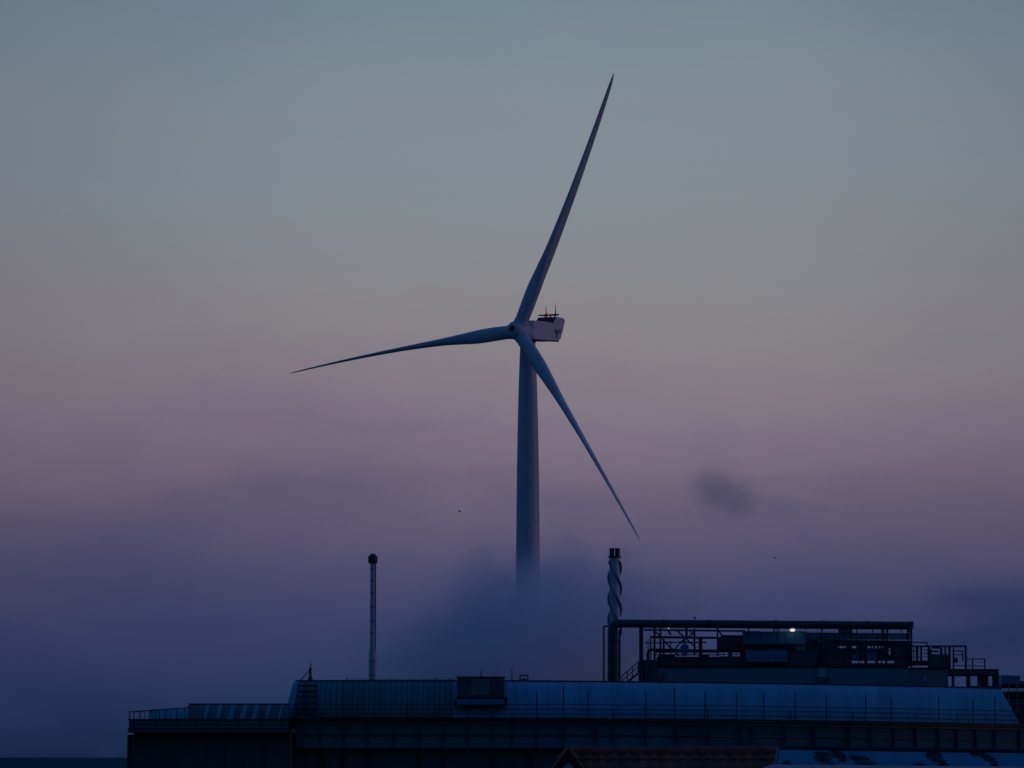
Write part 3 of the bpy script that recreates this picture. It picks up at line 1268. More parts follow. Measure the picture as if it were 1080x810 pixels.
unit('air_handling_unit', [(784, 665.6, 802, 679.4), (802.2, 666.4, 838.8, 679.4), (839, 665.8, 850.2, 679.6)], 'unit_blue',
     'long blue air handling unit under the pipe with the lit lamp above it', 'ventilation unit',
     [(789, 666.5, 679), (802, 666.5, 679), (820, 667, 679), (829, 667, 679), (838.9, 666.5, 679), (784, 850, 666.3, .5)])
unit('fan_unit', [(787, 686.6, 830, 698.4)], 'unit_blue', 'lower blue fan unit on the plant room roof below the long unit', 'ventilation unit',
     [(802, 687, 698), (810, 687, 698), (818, 687, 698), (787, 830, 694, .8), (787, 830, 698, 1.0)], depth=1.8)
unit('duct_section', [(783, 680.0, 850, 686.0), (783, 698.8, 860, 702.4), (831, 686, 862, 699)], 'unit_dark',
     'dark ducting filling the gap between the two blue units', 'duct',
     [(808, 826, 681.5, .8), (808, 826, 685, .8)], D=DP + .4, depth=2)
unit('round_duct', [(840, 680.2, 849, 686.2)], 'unit_grey', 'grey duct drop hanging off the right end of the long blue unit', 'duct', D=DP + .1, depth=1)
# screen with rows of gaps at right
sk = thing('louvre_screen', W(910, 703, DP + 1), 'tall dark louvred screen with rows of gaps showing sky', 'screen')
D = DP + 1.4


def holes(x0, x1, y0, y1, gaps, mname, name='panel', D=D):
    """band of panels x0..x1 with see-through gaps"""
    xs = x0
    for a, b in sorted(gaps) + [(x1, x1)]:
        if a > xs + .05:
            m = MB()
            rect(m, xs, y0, a, y1, D, .12)
            m.build(name, mname, sk)
        xs = b


holes(850, 962, 662.2, 667.4, [(850.5, 866), (867.4, 884.4), (899, 903.4), (904.2, 919.8), (920.8, 929.6), (932.6, 934.4), (937, 950), (951, 956.6)], 'brown_panel')
holes(850, 960, 668.2, 674.6, [], 'unit_grey')
holes(849, 861.9, 675.9, 703.0, [], 'unit_dark')
holes(858, 962, 676.2, 681.4, [], 'brown_panel')
holes(862, 962, 681.4, 683.6, [(884, 892), (898.6, 903.6), (915, 918), (919.4, 921), (923, 925), (927, 928.6), (931, 932.4)], 'brown_panel')
holes(862, 962, 683.6, 690.6, [(937.4, 939)], 'unit_dark')
holes(862, 962, 690.6, 697.0, [], 'unit_dark')
holes(862, 962, 697.0, 699.4, [(898.4, 905), (906, 911.6), (915, 923), (925.4, 929), (930.2, 933.6), (936, 944)], 'unit_dark')
holes(862, 962, 699.4, 703.0, [], 'unit_dark')
m = MB()
for x0, x1 in ((914, 919), (920, 925)):
    rect(m, x0, 688, x1, 696, D - .1, .09)
rect(m, 899, 690, 906, 695, D - .1, .09)
m.build('blue_louvre', 'unit_blue', sk)
m = MB()
rect(m, 944, 677.2, 961.6, 692.4, D - .12, .1)
m.build('access_panel', 'brown_panel', sk)
m = MB()
rect(m, 936, 668.6, 956, 674.4, D - .1, .09)
m.build('glazed_panel', 'pale_strip', sk)
m = MB()
for x in (866, 872, 880, 890, 897, 908, 913, 926, 934, 943):
    vbar(m, x, 668, 703, .7, D - .06, .05)
for y in (679, 686, 693, 701):
    hbar(m, 860, 943, y, .5, D - .05, .04)
m.build('stiffener', 'dark_steel', sk)

# stepped steel frames towards the right end
rf = thing('stepped_frame', W(985, 704, DP), 'stepped open steel frame with pipework right of the louvred screen', 'steel frame')
D = DP + .6


def poly(parent, name, mname, bars, D=D):
    m = MB()
    for (x0, y0, x1, y1, t) in bars:
        if abs(y0 - y1) < .01:
            hbar(m, x0, x1, y0, t, D, .12)
        elif abs(x0 - x1) < .01:
            vbar(m, x0, y0, y1, t, D + .003, .114)
        else:
            m.bar(W(x0, y0, D), W(x1, y1, D), t * mpp(D))
    return m.build(name, mname, parent)


poly(rf, 'handrail', 'dark_steel', [(961, 677.6, 978.4, 677.6, 1.1), (977.8, 677.6, 977.8, 682, 1.3)])
poly(rf, 'top_beam', 'dark_steel', [(961, 681.6, 1019.6, 681.6, 1.9)])
poly(rf, 'column', 'dark_steel', [(961.4, 661, 961.4, 704, 1.5)])
poly(rf, 'column', 'dark_steel', [(979.5, 681, 979.5, 704, 2.2)])
poly(rf, 'column', 'dark_steel', [(1001.6, 681, 1001.6, 706, 2.2)])
poly(rf, 'column', 'dark_steel', [(1005.6, 683, 1005.6, 706, 1.5)])
poly(rf, 'column', 'dark_steel', [(1018.6, 681, 1018.6, 706, 2.2)])
poly(rf, 'pipework', 'dark_steel', [(964, 683, 964, 702, .8), (967.4, 682, 967.4, 702, 2.4), (971.6, 682, 971.6, 702, 2.0), (974, 685.6, 979, 685.6, .8), (974, 689, 979, 689, 1.0), (974, 692.6, 979, 692.6, .8), (961, 687, 967, 687, .8), (961, 693, 972, 693, .8), (961, 699.4, 979, 699.4, 5)], D + .5)
m = MB()
rect(m, 980, 690, 1001.4, 704, D + .7, .3)
rect(m, 983, 682.4, 992, 684, D + .7, .3)
rect(m, 982, 686, 990, 688, D + .7, .3)
rect(m, 991.6, 683, 994, 690, D + .7, .3)
rect(m, 996.4, 682.4, 998, 690, D + .7, .3)
rect(m, 980.4, 684, 982.6, 690, D + .7, .3)
m.build('brown_screen', 'brown_panel', rf)
poly(rf, 'inner_rail', 'dark_steel', [(1006, 686.6, 1016, 686.6, 1.2), (1006, 690.4, 1015, 690.4, .9), (1015.4, 686.6, 1015.4, 697.6, 1.2), (1006, 694.8, 1010, 694.8, 2.2), (1006, 697.4, 1010.4, 697.4, 3), (1006, 702, 1018, 702, 1.0)], D + .4)

pf_ = thing('roof_platform', W(1028, 727, DP), 'raised platform on stout legs at the right end of the roof', 'platform')
m = MB()
rect(m, 1001.4, 706.4, 1053.4, 710.6, DP, 6)
m.build('deck', 'concrete', pf_)
m = MB()
hbar(m, 1001.2, 1053.8, 706.0, .9, DP - .06, 6.1)
hbar(m, 1001.2, 1053.8, 711.4, 1.5, DP + .02, 5.9)
m.build('edge_beam', 'dark_steel', pf_)
for x, t in ((1005.4, 2.6), (1021.4, 4.0), (1032.2, 2.0), (1050.2, 6.4)):
    m = MB()
    vbar(m, x, 712.2, 729, t, DP + .1, .4)
    m.build('leg', 'dark_steel', pf_)
poly(pf_, 'railing', 'dark_steel', [(1019, 695.0, 1039.4, 695.0, 1.1), (1019, 702.4, 1039, 702.4, .9), (1019, 698.2, 1039, 698.2, .4), (1025.8, 695, 1025.8, 706, 1.1), (1038.7, 695, 1038.7, 706, 1.3)], DP + .1)
m = MB()
rect(m, 1034.6, 712.4, 1042.4, 728, DP + 2, 1.5)
m.build('tank', 'unit_blue', pf_)
m = MB()
rect(m, 1024, 723.4, 1053, 729, DP + 1.4, .4)
hbar(m, 1000, 1056, 726.6, 2.6, DP - .3, .3)
m.build('kerb', 'unit_dark', pf_)

# flood lamp and a small lamp
def lamp(px, py, w, h, D, mname, label):
    e = thing('flood_lamp', W(px, py + h, D), label, 'lamp', 'lamps on the roof steelwork')
    m = MB()
    k = mpp(D)
    c = W(px, py, D)
    rows = []
    for j in range(7):
        t = -math.pi / 2 + math.pi * j / 6
        rows.append([c + Vector((math.cos(a) * math.cos(t) * w * k, -abs(math.sin(a)) * math.cos(t) * .1 if math.sin(a) < 0 else math.sin(a) * .05, math.sin(t) * h * k)) for a in [2 * math.pi * i / 16 for i in range(16)]])
    m.grid(rows, close=True)
    m.build('lens', mname, e, smooth=True)
    m = MB()
    m.box(c + Vector((-w * k * .8, .06, -h * k * .9)), c + Vector((w * k * .8, .2, h * k * .9)))
    m.bar(c + Vector((0, .12, 0)), c + Vector((0, .12, -2.6 * k)), .06)
    m.build('housing', 'dark_steel', e)
    if w > 2:
        pl = bpy.data.lights.new('lamp_light', 'POINT')
        pl.energy = 2.5
        pl.color = (1.0, .88, .75)
        pl.shadow_soft_size = .12
        po = bpy.data.objects.new('lamp_light', pl)
        COL.objects.link(po)
        po.parent = e
        po.location = c + Vector((0, -.45, -.05)) - wloc(e)


lamp(835.8, 664.6, 3.2, 1.7, DP - .5, 'lamp_lit', 'lit white flood lamp on top of the long blue unit')
lamp(705.2, 662.6, .75, .8, DP - .7, 'lamp_small', 'tiny yellow lamp under the pipe near the left frame column')

# ------------------------------------------------------------------ far building at right edge
DF = 520.0
fb = thing('far_building', W(1075, 800, DF), 'distant flat-roofed block with railed decks at the right edge', 'building')
m = MB()
rect(m, 1062, 729, 1120, 900, DF, 14)
m.build('wall', 'dark_wall', fb)
m = MB()
rect(m, 1056.5, 721.5, 1120, 724.4, DF - 1, 12)
rect(m, 1058, 733, 1120, 735, DF - 1, 12)
m.build('deck', 'fascia_dark', fb)
m = MB()
rect(m, 1056.4, 712.2, 1067, 721.4, DF, 4)
m.build('roof_house', 'unit_blue', fb)
m = MB()
rect(m, 1067.2, 712.6, 1076, 721.4, DF + .3, 4)
rect(m, 1076, 718, 1120, 721.4, DF + .5, 4)
m.build('roof_house', 'unit_grey', fb)
m = MB()
for y in (727.6, 730.4, 738.6, 741.6):
    hbar(m, 1058, 1120, y, .7, DF - 1.1, .1)
for x in (1064, 1073, 1085, 1098):
    vbar(m, x, 718, 752, .9, DF - 1.2, .1)
m.build('railing', 'galvanised', fb)

# ------------------------------------------------------------------ foreground: brown tiled house
DB = 110.0
kb = mpp(DB)
ridge = W(598, 788.6, DB)
ridge2 = W(820, 788.6, DB)
bh = thing('tiled_house', (W(700, 800, DB).x, DB + 1, GZ), 'house roof of dark brown pantiles with a small white gable at its left end', 'house')
SL = R(40)
LR = 3.4


def pantile(x0, x1, zr, D, name, parent):
    m = MB()
    TU, TV = .30, .31
    nu = int((x1 - x0) / TU * 12)
    rows = []
    vs = []
    nrow = int(LR / TV)
    for r in range(nrow):
        for e in (0, .5, .985):
            vs.append((r + e))
    for v_ in vs:
        row = []
        fv = v_ - math.floor(v_)
        for i in range(nu + 1):
            x = x0 + (x1 - x0) * i / nu
            u = (x - x0) / TU + .16 * math.sin(fv * math.pi) + 0.5 * (math.floor(v_) % 2) * 0
            fu = u - math.floor(u)
            w = math.sin(fu * 2 * math.pi) * .5 + .5
            h = .055 * w ** 1.4 + .035 * fv + .008 * mnoise.noise(Vector((math.floor(u) * 3.1, math.floor(v_) * 1.7, 1)))
            s = v_ * TV + .02 * math.sin(fu * 2 * math.pi) * fv
            row.append((x, D - math.cos(SL) * s - math.sin(SL) * h, zr - math.sin(SL) * s + math.cos(SL) * h))
        rows.append(row)
    m.grid(rows)
    return m.build(name, 'clay_tile', parent, smooth=50)


roofm = pantile(ridge.x + .12, ridge2.x, ridge.z - .10, DB, 'roof', bh)
m = MB()
LB = 6.0
m.grid([[(ridge.x, DB, ridge.z - .1), (ridge2.x, DB, ridge.z - .1)], [(ridge.x, DB + 4, ridge.z - 3.4), (ridge2.x, DB + 4, ridge.z - 3.4)]])
m.build('rear_slope', 'clay_tile', bh)
m = MB()
n = 13
for i in range(n):
    a = ridge.x + .05 + (ridge2.x - ridge.x - .05) * i / n
    b = ridge.x + .05 + (ridge2.x - ridge.x - .05) * (i + 1.04) / n
    m.tube([(a, DB, ridge.z - .085), (b, DB, ridge.z - .095)], [.125, .115], 12)
m.build('ridge_tile', 'ridge_clay', bh, smooth=40)
m = MB()
m.box((ridge.x + .25, DB - 2.3, GZ), (ridge2.x - .12, DB + 3.6, ridge.z - 2.35))
m.add([(ridge2.x - .1, DB - 2.4, ridge.z - 2.4), (ridge2.x - .1, DB + 3.4, ridge.z - 3.0), (ridge2.x - .1, DB, ridge.z - .25)], [(0, 1, 2)])
m.build('wall', 'brick_render', bh)
# verge board at the right end
m = MB()
m.bar((ridge2.x + .03, DB, ridge.z - .12), (ridge2.x + .03, DB - math.cos(SL) * LR, ridge.z - .12 - math.sin(SL) * LR), .07, .2)
m.build('verge_board', 'white_board', bh)
# left cross gable facing the camera
gx = ridge.x + .0
gs = R(55)
gl = 3.2
gy0, gy1 = DB - 2.7, DB + 1.2
m = MB()
for sgn in (-1, 1):
    A = Vector((gx, gy0, ridge.z - .02))
    dn = Vector((sgn * math.cos(gs), 0, -math.sin(gs)))
    nn = Vector((sgn * math.sin(gs), 0, math.cos(gs)))
    L_ = gl if sgn < 0 else 1.15
    rows = []
    for r in range(int(L_ / .31) * 2 + 1):
        fv = (r % 2)
        s = (r // 2 + (.96 if fv else 0)) * .31
        row = []
        for i in range(40):
            y = gy0 + (gy1 - gy0) * i / 39
            h = .03 * math.sin((y - gy0) / .3 * 2 * math.pi) + .03 * fv
            row.append(A + Vector((0, y - gy0, 0)) + dn * s + nn * h)
        rows.append(row)
    m.grid(rows)
m.build('gable_roof', 'clay_tile', bh, smooth=50)
for sgn in (-1, 1):
    m = MB()
    A = Vector((gx + sgn * .002, gy0 - .06, ridge.z - .0))
    Bv = A + Vector((0, 0, -.27))
    L_ = gl if sgn < 0 else 1.5
    dn = Vector((sgn * math.cos(gs), 0, -math.sin(gs))) * L_
    m.prism([A, A + dn, Bv + dn, Bv], (0, .07, 0))
    m.build('barge_board', 'barge_timber', bh)
m = MB()
A = Vector((gx, gy0 + .06, ridge.z - .1))
zg = A.z - 1.85 * math.tan(gs)
m.prism([A, Vector((gx - 1.85, A.y, zg)), Vector((gx - 1.85, A.y, GZ)), Vector((gx + 1.85, A.y, GZ)), Vector((gx + 1.85, A.y, zg))], (0, .15, 0))
m.build('gable_wall', 'white_board', bh)

# ------------------------------------------------------------------ foreground: frosted slate house
DS0, DS1 = 100.0, 98.8
zrS = H + .19
A = W(823, 790, DS0); A.z = zrS
B = Vector(((1130 - 540) / F * DS1, DS1, zrS - .085))
al = (B - A); al.z = 0
LEN = al.length
al.normalize()
fn = Vector((al.y, -al.x, 0))
sh = thing('slate_house', (A + al * LEN / 2) * 1.0, 'house roof of pale frosted slates with dark bare patches', 'house')
sh.location.z = GZ
SS = R(38)
m = MB()
rows, uvs = [], []
NU, NV = 200, 26
LS = 3.0
for j in range(NV + 1):
    s = LS * j / NV
    r, q = [], []
    for i in range(NU + 1):
        u = LEN * i / NU
        c = A + al * u + fn * (math.cos(SS) * s) + Vector((0, 0, -math.sin(SS) * s - .085 * u / LEN))
        c += Vector((0, 0, .012 * mnoise.noise(Vector((u * 1.2, s * 1.2, 3)))))
        r.append(c); q.append((u, s))
    rows.append(r); uvs.append(q)
m.grid(rows, uvs)
ro = m.build('roof', 'frosted_slate', sh, smooth=True)
at = ro.data.attributes.new('bare', 'FLOAT', 'POINT')
# bare slanted patches: (u along in photo px, start s, lean, half width px)
patch = [(829, .62, .1, 7, .20), (836, .7, 0, 6, .12), (868, .34, .5, 12, .34), (884, .25, .4, 9, .3), (905, .33, .4, 12, .26), (920, .6, .6, 13, .18), (938, .75, .5, 14, .12),
         (969, .6, .4, 10, .22), (984, .2, .2, 10, .28), (992, .5, .4, 8, .3), (975, .75, .2, 12, .1), (1030, .1, .9, 11, .16), (1041, .28, .9, 9, .16), (1047, .48, .2, 5, .24), (944, .85, .2, 12, .1)]
vals = []
for j in range(NV + 1):
    s = LS * j / NV
    for i in range(NU + 1):
        p = rows[j][i]
        px = 540 + F * p.x / p.y
        best = 0
        for (cx, cs, ln, hw, hs) in patch:
            dx = (px - cx - ln * (s - cs) * 40) / hw
            ds = (s - cs) / hs
            best = max(best, 1 - (dx * dx + ds * ds) * .55)
        vals.append(max(0, best) * .75)
at.data.foreach_set('value', vals)
m = MB()
m.tube([A + Vector((0, 0, -.03)), B + Vector((0, 0, -.03))], .07, 10)
m.build('ridge_tile', 'fascia_dark', sh, smooth=True)
m = MB()
dn = fn * math.cos(SS) + Vector((0, 0, -math.sin(SS)))
m.bar(A - al * .04 + Vector((0, 0, -.03)), A - al * .04 + dn * LS + Vector((0, 0, -.03)), .05, .08)
m.build('verge', 'coping_metal', sh)
m = MB()
dn2 = -fn * math.cos(SS) + Vector((0, 0, -math.sin(SS)))
m.grid([[A, B], [A + dn2 * LS, B + dn2 * LS]])
m.build('rear_slope', 'roof_felt', sh)
m = MB()
w0 = A + dn * LS * .95 + al * .15
w1 = B + dn * LS * .95
w2 = B + dn2 * LS * .95
w3 = A + dn2 * LS * .95 + al * .15
zt = w0.z - .05
for p, q in ((w0, w1), (w2, w3), (w3, w0), (w1, w2)):
    m.add([(p.x, p.y, GZ), (q.x, q.y, GZ), (q.x, q.y, zt), (p.x, p.y, zt)], [(0, 1, 2, 3)])
t = A + al * .15 + Vector((0, 0, -.15))
m.add([(w0.x, w0.y, zt), (w3.x, w3.y, zt), t], [(0, 1, 2)])
m.build('wall', 'brick_render', sh)

# grey flat-roofed extension edge in front of the slates
DE = 84.0
A2 = W(813.5, 806.2, DE)
B2 = W(1110, 808.8, DE + 2)
ex = thing('flat_extension', ((A2.x + B2.x) / 2, DE, GZ), 'grey metal coping of a flat roof along the bottom right edge', 'house')
m = MB()
m.add([A2, B2, B2 + Vector((0, -1.2, -.16)), A2 + Vector((-.45, -1.2, -.16)), A2 + Vector((0, 0, -.14)), B2 + Vector((0, 0, -.14)), B2 + Vector((0, -1.2, -.3)), A2 + Vector((-.45, -1.2, -.3))],
      [(0, 3, 2, 1), (4, 5, 6, 7), (0, 4, 7, 3), (3, 7, 6, 2), (2, 6, 5, 1), (1, 5, 4, 0)])
m.build('coping', 'coping_metal', ex)
m = MB()
m.box((A2.x + .05, DE - 1.0, GZ), (B2.x, DE + 3, B2.z - .35))
m.build('wall', 'brick_render', ex)


# ------------------------------------------------------------------ bare trees before the facade
def bare_tree(px, ytop, D, spread, seed, label):
    rng = random.Random(seed)
    top = W(px, ytop, D)
    Hh = top.z - GZ
    e = thing('bare_tree', (top.x, D, GZ), label, 'tree', 'bare trees before the glazed wall')
    tr, cr = MB(), MB()
    tr.tube([(top.x, D, GZ - .3), (top.x + .1, D, GZ + Hh * .3), (top.x - .08, D + .1, GZ + Hh * .62)], [Hh * .018, Hh * .013, Hh * .008], 8)

    def grow(p, d, l, r, lv):
        pts = [p]
        q = p.copy()
        for i in range(3):
            d = (d + Vector((rng.uniform(-.22, .22), rng.uniform(-.22, .22), rng.uniform(-.02, .2)))).normalized()
            q = q + d * (l / 3)
            pts.append(q.copy())
        cr.tube(pts, [r, r * .85, r * .7, r * .5], 5 if lv < 2 else 3, cap=False)
        if lv >= 4:
            return
        for i in range(3 if lv else 4):
            k = rng.randint(1, 3)
            nd = (d + Vector((rng.uniform(-1, 1), rng.uniform(-1, 1), rng.uniform(-.15, .5))) * spread).normalized()
            grow(pts[k].copy(), nd, l * rng.uniform(.55, .75), r * .55, lv + 1)
    for i in range(6):
        h = .3 + .32 * i / 5
        a = rng.uniform(0, 6.28)
        grow(Vector((top.x, D, GZ + Hh * h)), Vector((math.cos(a) * .7, math.sin(a) * .7, .9)).normalized(), Hh * .17, Hh * .007, 0)
    tr.build('trunk', 'bark', e, smooth=True)
    cr.build('crown', 'bark', e)


bare_tree(369, 771, 300, .8, 2, 'bare leafless tree before the left part of the glazed wall')
bare_tree(334, 776, 305, .6, 5, 'bare leafless tree left of the other trees, near the roof ladder end')
bare_tree(530, 779, 300, .8, 9, 'bare leafless tree below the ventilation unit')
bare_tree(577, 781, 255, .9, 12, 'bare leafless tree just left of the tiled house gable')

# ------------------------------------------------------------------ birds
def bird(px, py, D, span, label, flap=.3, perched=False, rot=0.0):
    c = W(px, py, D)
    m = MB()
    L_ = span * .42
    ax = Vector((math.cos(rot), math.sin(rot), 0))
    sd = Vector((-ax.y, ax.x, 0))
    if perched:
        ax = (ax + Vector((0, 0, .7))).normalized()
    pts = [c - ax * L_ * .5, c - ax * L_ * .3, c, c + ax * L_ * .3, c + ax * L_ * .42, c + ax * L_ * .52, c + ax * L_ * .62]
    m.tube(pts, [L_ * .08, L_ * .16, L_ * .26, L_ * .18, L_ * .14, L_ * .1, L_ * .02], 10)
    e = thing('bird', c, label, 'bird', 'dark birds over the roof')
    body = m.build('body', 'feather', e, smooth=60)
    for s in (-1, 1):
        m = MB()
        if perched:
            rr = [[c + sd * s * L_ * .14 + ax * L_ * .2, c + sd * s * L_ * .15 - ax * L_ * .45],
                  [c + sd * s * L_ * .19 + ax * L_ * .15 - Vector((0, 0, .02)), c + sd * s * L_ * .12 - ax * L_ * .5 - Vector((0, 0, .04))]]
        else:
            rr = []
            for t, ch, z in ((.1, .34, 0), (.5, .32, flap * .55), (.8, .2, flap * .5), (1, .03, flap * .3)):
                o = c + sd * s * span * .5 * t + Vector((0, 0, z * span * .5)) - ax * span * .06 * t
                rr.append([o + ax * L_ * ch * .6, o - ax * L_ * ch * .6])
        m.grid(rr)
        w = m.build('wing', 'feather', e)
        md = w.modifiers.new('t', 'SOLIDIFY')
        md.thickness = .02
    if perched:
        m = MB()
        for s in (-1, 1):
            m.tube([c + sd * s * .05, c + sd * s * .05 - Vector((0, 0, .19))], .012, 5)
        m.build('leg', 'feather', e)


bird(484.8, 539.8, 620, .62, 'small dark bird flying left of the turbine tower', flap=.9, rot=.5)
bird(817.8, 588.2, 480, .62, 'small dark bird gliding over the right part of the roof', flap=.15, rot=1.5)
pb = W(733, 651.6, DP - 1)
bird(733, 651.6, DP - 1, .62, 'bird perched on the long horizontal pipe', perched=True, rot=2.7)


# ------------------------------------------------------------------ steam and cloud volumes
def volume(name, lobes, D, depth_m, dens, nscale, label, cat, color=(.86, .92, 1.0), thr=.35, soft=.5, seed=0.0, amp=1.0, kind=None):
    """lobes: (px, py, rx, ry, dy, weight): ellipsoidal lobes of vapour round distance D"""
    k = mpp(D)
    wts = [l[5] if len(l) > 5 else 1.0 for l in lobes]
    ctr = [(W(l[0], l[1], D) + Vector((0, l[4], 0)), l[2] * k, l[3] * k) for l in lobes]
    mn = Vector((min(c.x - rx * 1.5 for c, rx, ry in ctr), D - depth_m, min(c.z - ry * 1.5 for c, rx, ry in ctr)))
    mx = Vector((max(c.x + rx * 1.5 for c, rx, ry in ctr), D + depth_m, max(c.z + ry * 1.5 for c, rx, ry in ctr)))
    mn.z = max(mn.z, 4.8)
    o_ = (mn + mx) / 2
    mb = MB()
    n1, n2 = 24, 12
    hx = (mx - mn) / 2
    rows = []
    for j in range(n2 + 1):
        t = -math.pi / 2 + math.pi * j / n2
        sg = lambda a, p: math.copysign(abs(a) ** p, a)
        rows.append([o_ + Vector((hx.x * sg(math.cos(a), .5) * sg(math.cos(t), .5), hx.y * sg(math.sin(a), .5) * sg(math.cos(t), .5), hx.z * sg(math.sin(t), .5)))
                     for a in [2 * math.pi * i / n1 for i in range(n1)]])
    mb.grid(rows, close=True)
    m = bpy.data.materials.new(name + '_vapour')
    m.use_nodes = True
    nt = m.node_tree
    L = nt.links
    nt.nodes.remove(nt.nodes['Principled BSDF'])
    out = nt.nodes['Material Output']
    pv = nt.nodes.new('ShaderNodeVolumePrincipled')
    pv.inputs['Color'].default_value = (*color, 1)
    pv.inputs['Anisotropy'].default_value = 0.0
    L.new(pv.outputs[0], out.inputs['Volume'])
    tc = nt.nodes.new('ShaderNodeTexCoord')

    def mth(op, a, b=None, c=None, clamp=False):
        n = nt.nodes.new('ShaderNodeMath')
        n.operation = op
        n.use_clamp = clamp
        for i, x in enumerate((a, b, c)):
            if x is None: continue
            if isinstance(x, (int, float)): n.inputs[i].default_value = x
            else: L.new(x, n.inputs[i])
        return n.outputs[0]
    tot = None
    for (c, rx, ry), wt_ in zip(ctr, wts):
        vm = nt.nodes.new('ShaderNodeVectorMath'); vm.operation = 'SUBTRACT'
        L.new(tc.outputs['Object'], vm.inputs[0]); vm.inputs[1].default_value = c - o_
        dv = nt.nodes.new('ShaderNodeVectorMath'); dv.operation = 'MULTIPLY'
        L.new(vm.outputs[0], dv.inputs[0]); dv.inputs[1].default_value = (1 / rx, 1 / (min(depth_m * .8, (rx + ry) * .7)), 1 / ry)
        ln = nt.nodes.new('ShaderNodeVectorMath'); ln.operation = 'LENGTH'
        L.new(dv.outputs[0], ln.inputs[0])
        g_ = mth('EXPONENT', mth('MULTIPLY', mth('POWER', ln.outputs['Value'], 2.0), -1.1))
        g_ = mth('MULTIPLY', g_, wt_)
        tot = g_ if tot is None else mth('ADD', tot, g_)
    mp = nt.nodes.new('ShaderNodeMapping')
    mp.inputs['Location'].default_value = (seed, seed * .7, seed * .3)
    L.new(tc.outputs['Object'], mp.inputs[0])
    nz = nt.nodes.new('ShaderNodeTexNoise')
    nz.inputs['Scale'].default_value = nscale
    nz.inputs['Detail'].default_value = 6
    nz.inputs['Roughness'].default_value = .6
    nz.inputs['Distortion'].default_value = .8
    L.new(mp.outputs[0], nz.inputs['Vector'])
    body = mth('POWER', mth('MINIMUM', tot, 1.4), soft)
    v_ = mth('ADD', tot, mth('MULTIPLY', mth('SUBTRACT', nz.outputs['Fac'], .5), amp))
    mr = nt.nodes.new('ShaderNodeMapRange')
    mr.interpolation_type = 'SMOOTHSTEP'
    mr.inputs['From Min'].default_value = thr - .45
    mr.inputs['From Max'].default_value = thr + .65
    mr.inputs['To Max'].default_value = dens
    L.new(v_, mr.inputs['Value'])
    L.new(mth('MULTIPLY', mr.outputs[0], body), pv.inputs['Density'])
    MATS[name + '_vapour'] = m
    o = mb.build(name, name + '_vapour', smooth=False)
    o.location = o_
    tag(o, label, cat)
    if kind:
        o['kind'] = kind
    return o


volume('steam_plume', [(565, 708, 118, 64, 0, 1.0), (560, 660, 62, 50, 2, .8), (495, 664, 58, 52, 3, .5), (597, 600, 36, 58, 0, .42), (512, 604, 40, 56, 4, .34), (632, 668, 64, 60, 0, .7),
                       (432, 706, 82, 36, 2, .4), (698, 634, 50, 48, 2, .34), (652, 606, 42, 44, 5, .34), (556, 612, 36, 30, -3, .4), (560, 800, 85, 75, 0, .8)],
       760.0, 28, .15, .12, 'cloud of blue steam rolling up round the foot of the turbine tower', 'steam', color=(.99, .978, 1.0), thr=.38, soft=1.1, amp=2.6)
volume('drifting_puff', [(758, 520, 33, 28, 0, 1.0), (783, 534, 27, 21, 0, .8), (744, 510, 20, 17, 0, .6)], 1000.0, 12, .042, .30,
       'small dark puff of vapour adrift in the sky right of the turbine', 'steam', color=(.9, .92, 1.0), thr=.45, soft=1.0, amp=2.8, seed=2)
volume('cloud_bank', [(1075, 665, 80, 34, 0), (1000, 682, 70, 20, 0), (1110, 640, 60, 40, 0), (1020, 630, 60, 18, 0), (880, 668, 90, 16, 0)], 2400.0, 60, .017, .022,
       'low blue cloud bank at the right edge behind the roof', 'cloud', thr=.4, soft=1.2, amp=1.6, seed=9)

# ------------------------------------------------------------------ world
w = bpy.data.worlds.new('World')
S.world = w
w.use_nodes = True
nt = w.node_tree
L = nt.links
bg = nt.nodes['Background']


def wm(op, a, b=None, c=None, clamp=False):
    n = nt.nodes.new('ShaderNodeMath')
    n.operation = op
    n.use_clamp = clamp
    for i, x in enumerate((a, b, c)):
        if x is None: continue
        if isinstance(x, (int, float)): n.inputs[i].default_value = x
        else: L.new(x, n.inputs[i])
    return n.outputs[0]


def lin(c):
    return tuple(((x / 255 + .055) / 1.055) ** 2.4 if x / 255 > .04045 else x / 255 / 12.92 for x in c)


tc = nt.nodes.new('ShaderNodeTexCoord')
sp = nt.nodes.new('ShaderNodeSeparateXYZ')
L.new(tc.outputs['Generated'], sp.inputs[0])
# slow unevenness of the dusk air, in directions of the sky
mp = nt.nodes.new('ShaderNodeMapping')
mp.inputs['Scale'].default_value = (8, 8, 20)
L.new(tc.outputs['Generated'], mp.inputs[0])
nz = nt.nodes.new('ShaderNodeTexNoise')
nz.inputs['Scale'].default_value = 1.6
nz.inputs['Detail'].default_value = 5
nz.inputs['Roughness'].default_value = .55
nz.inputs['Distortion'].default_value = .4
L.new(mp.outputs[0], nz.inputs['Vector'])
el = wm('MULTIPLY', wm('ARCSINE', sp.outputs[2]), 180 / math.pi)
el = wm('ADD', el, wm('MULTIPLY', wm('SUBTRACT', nz.outputs['Fac'], .5), 1.5))
az = wm('MULTIPLY', wm('ARCTAN2', sp.outputs[0], sp.outputs[1]), 180 / math.pi)   # 0 = ahead, + = right


def ELDEG(py):
    return math.degrees(TH + math.atan((405 - py) / F))


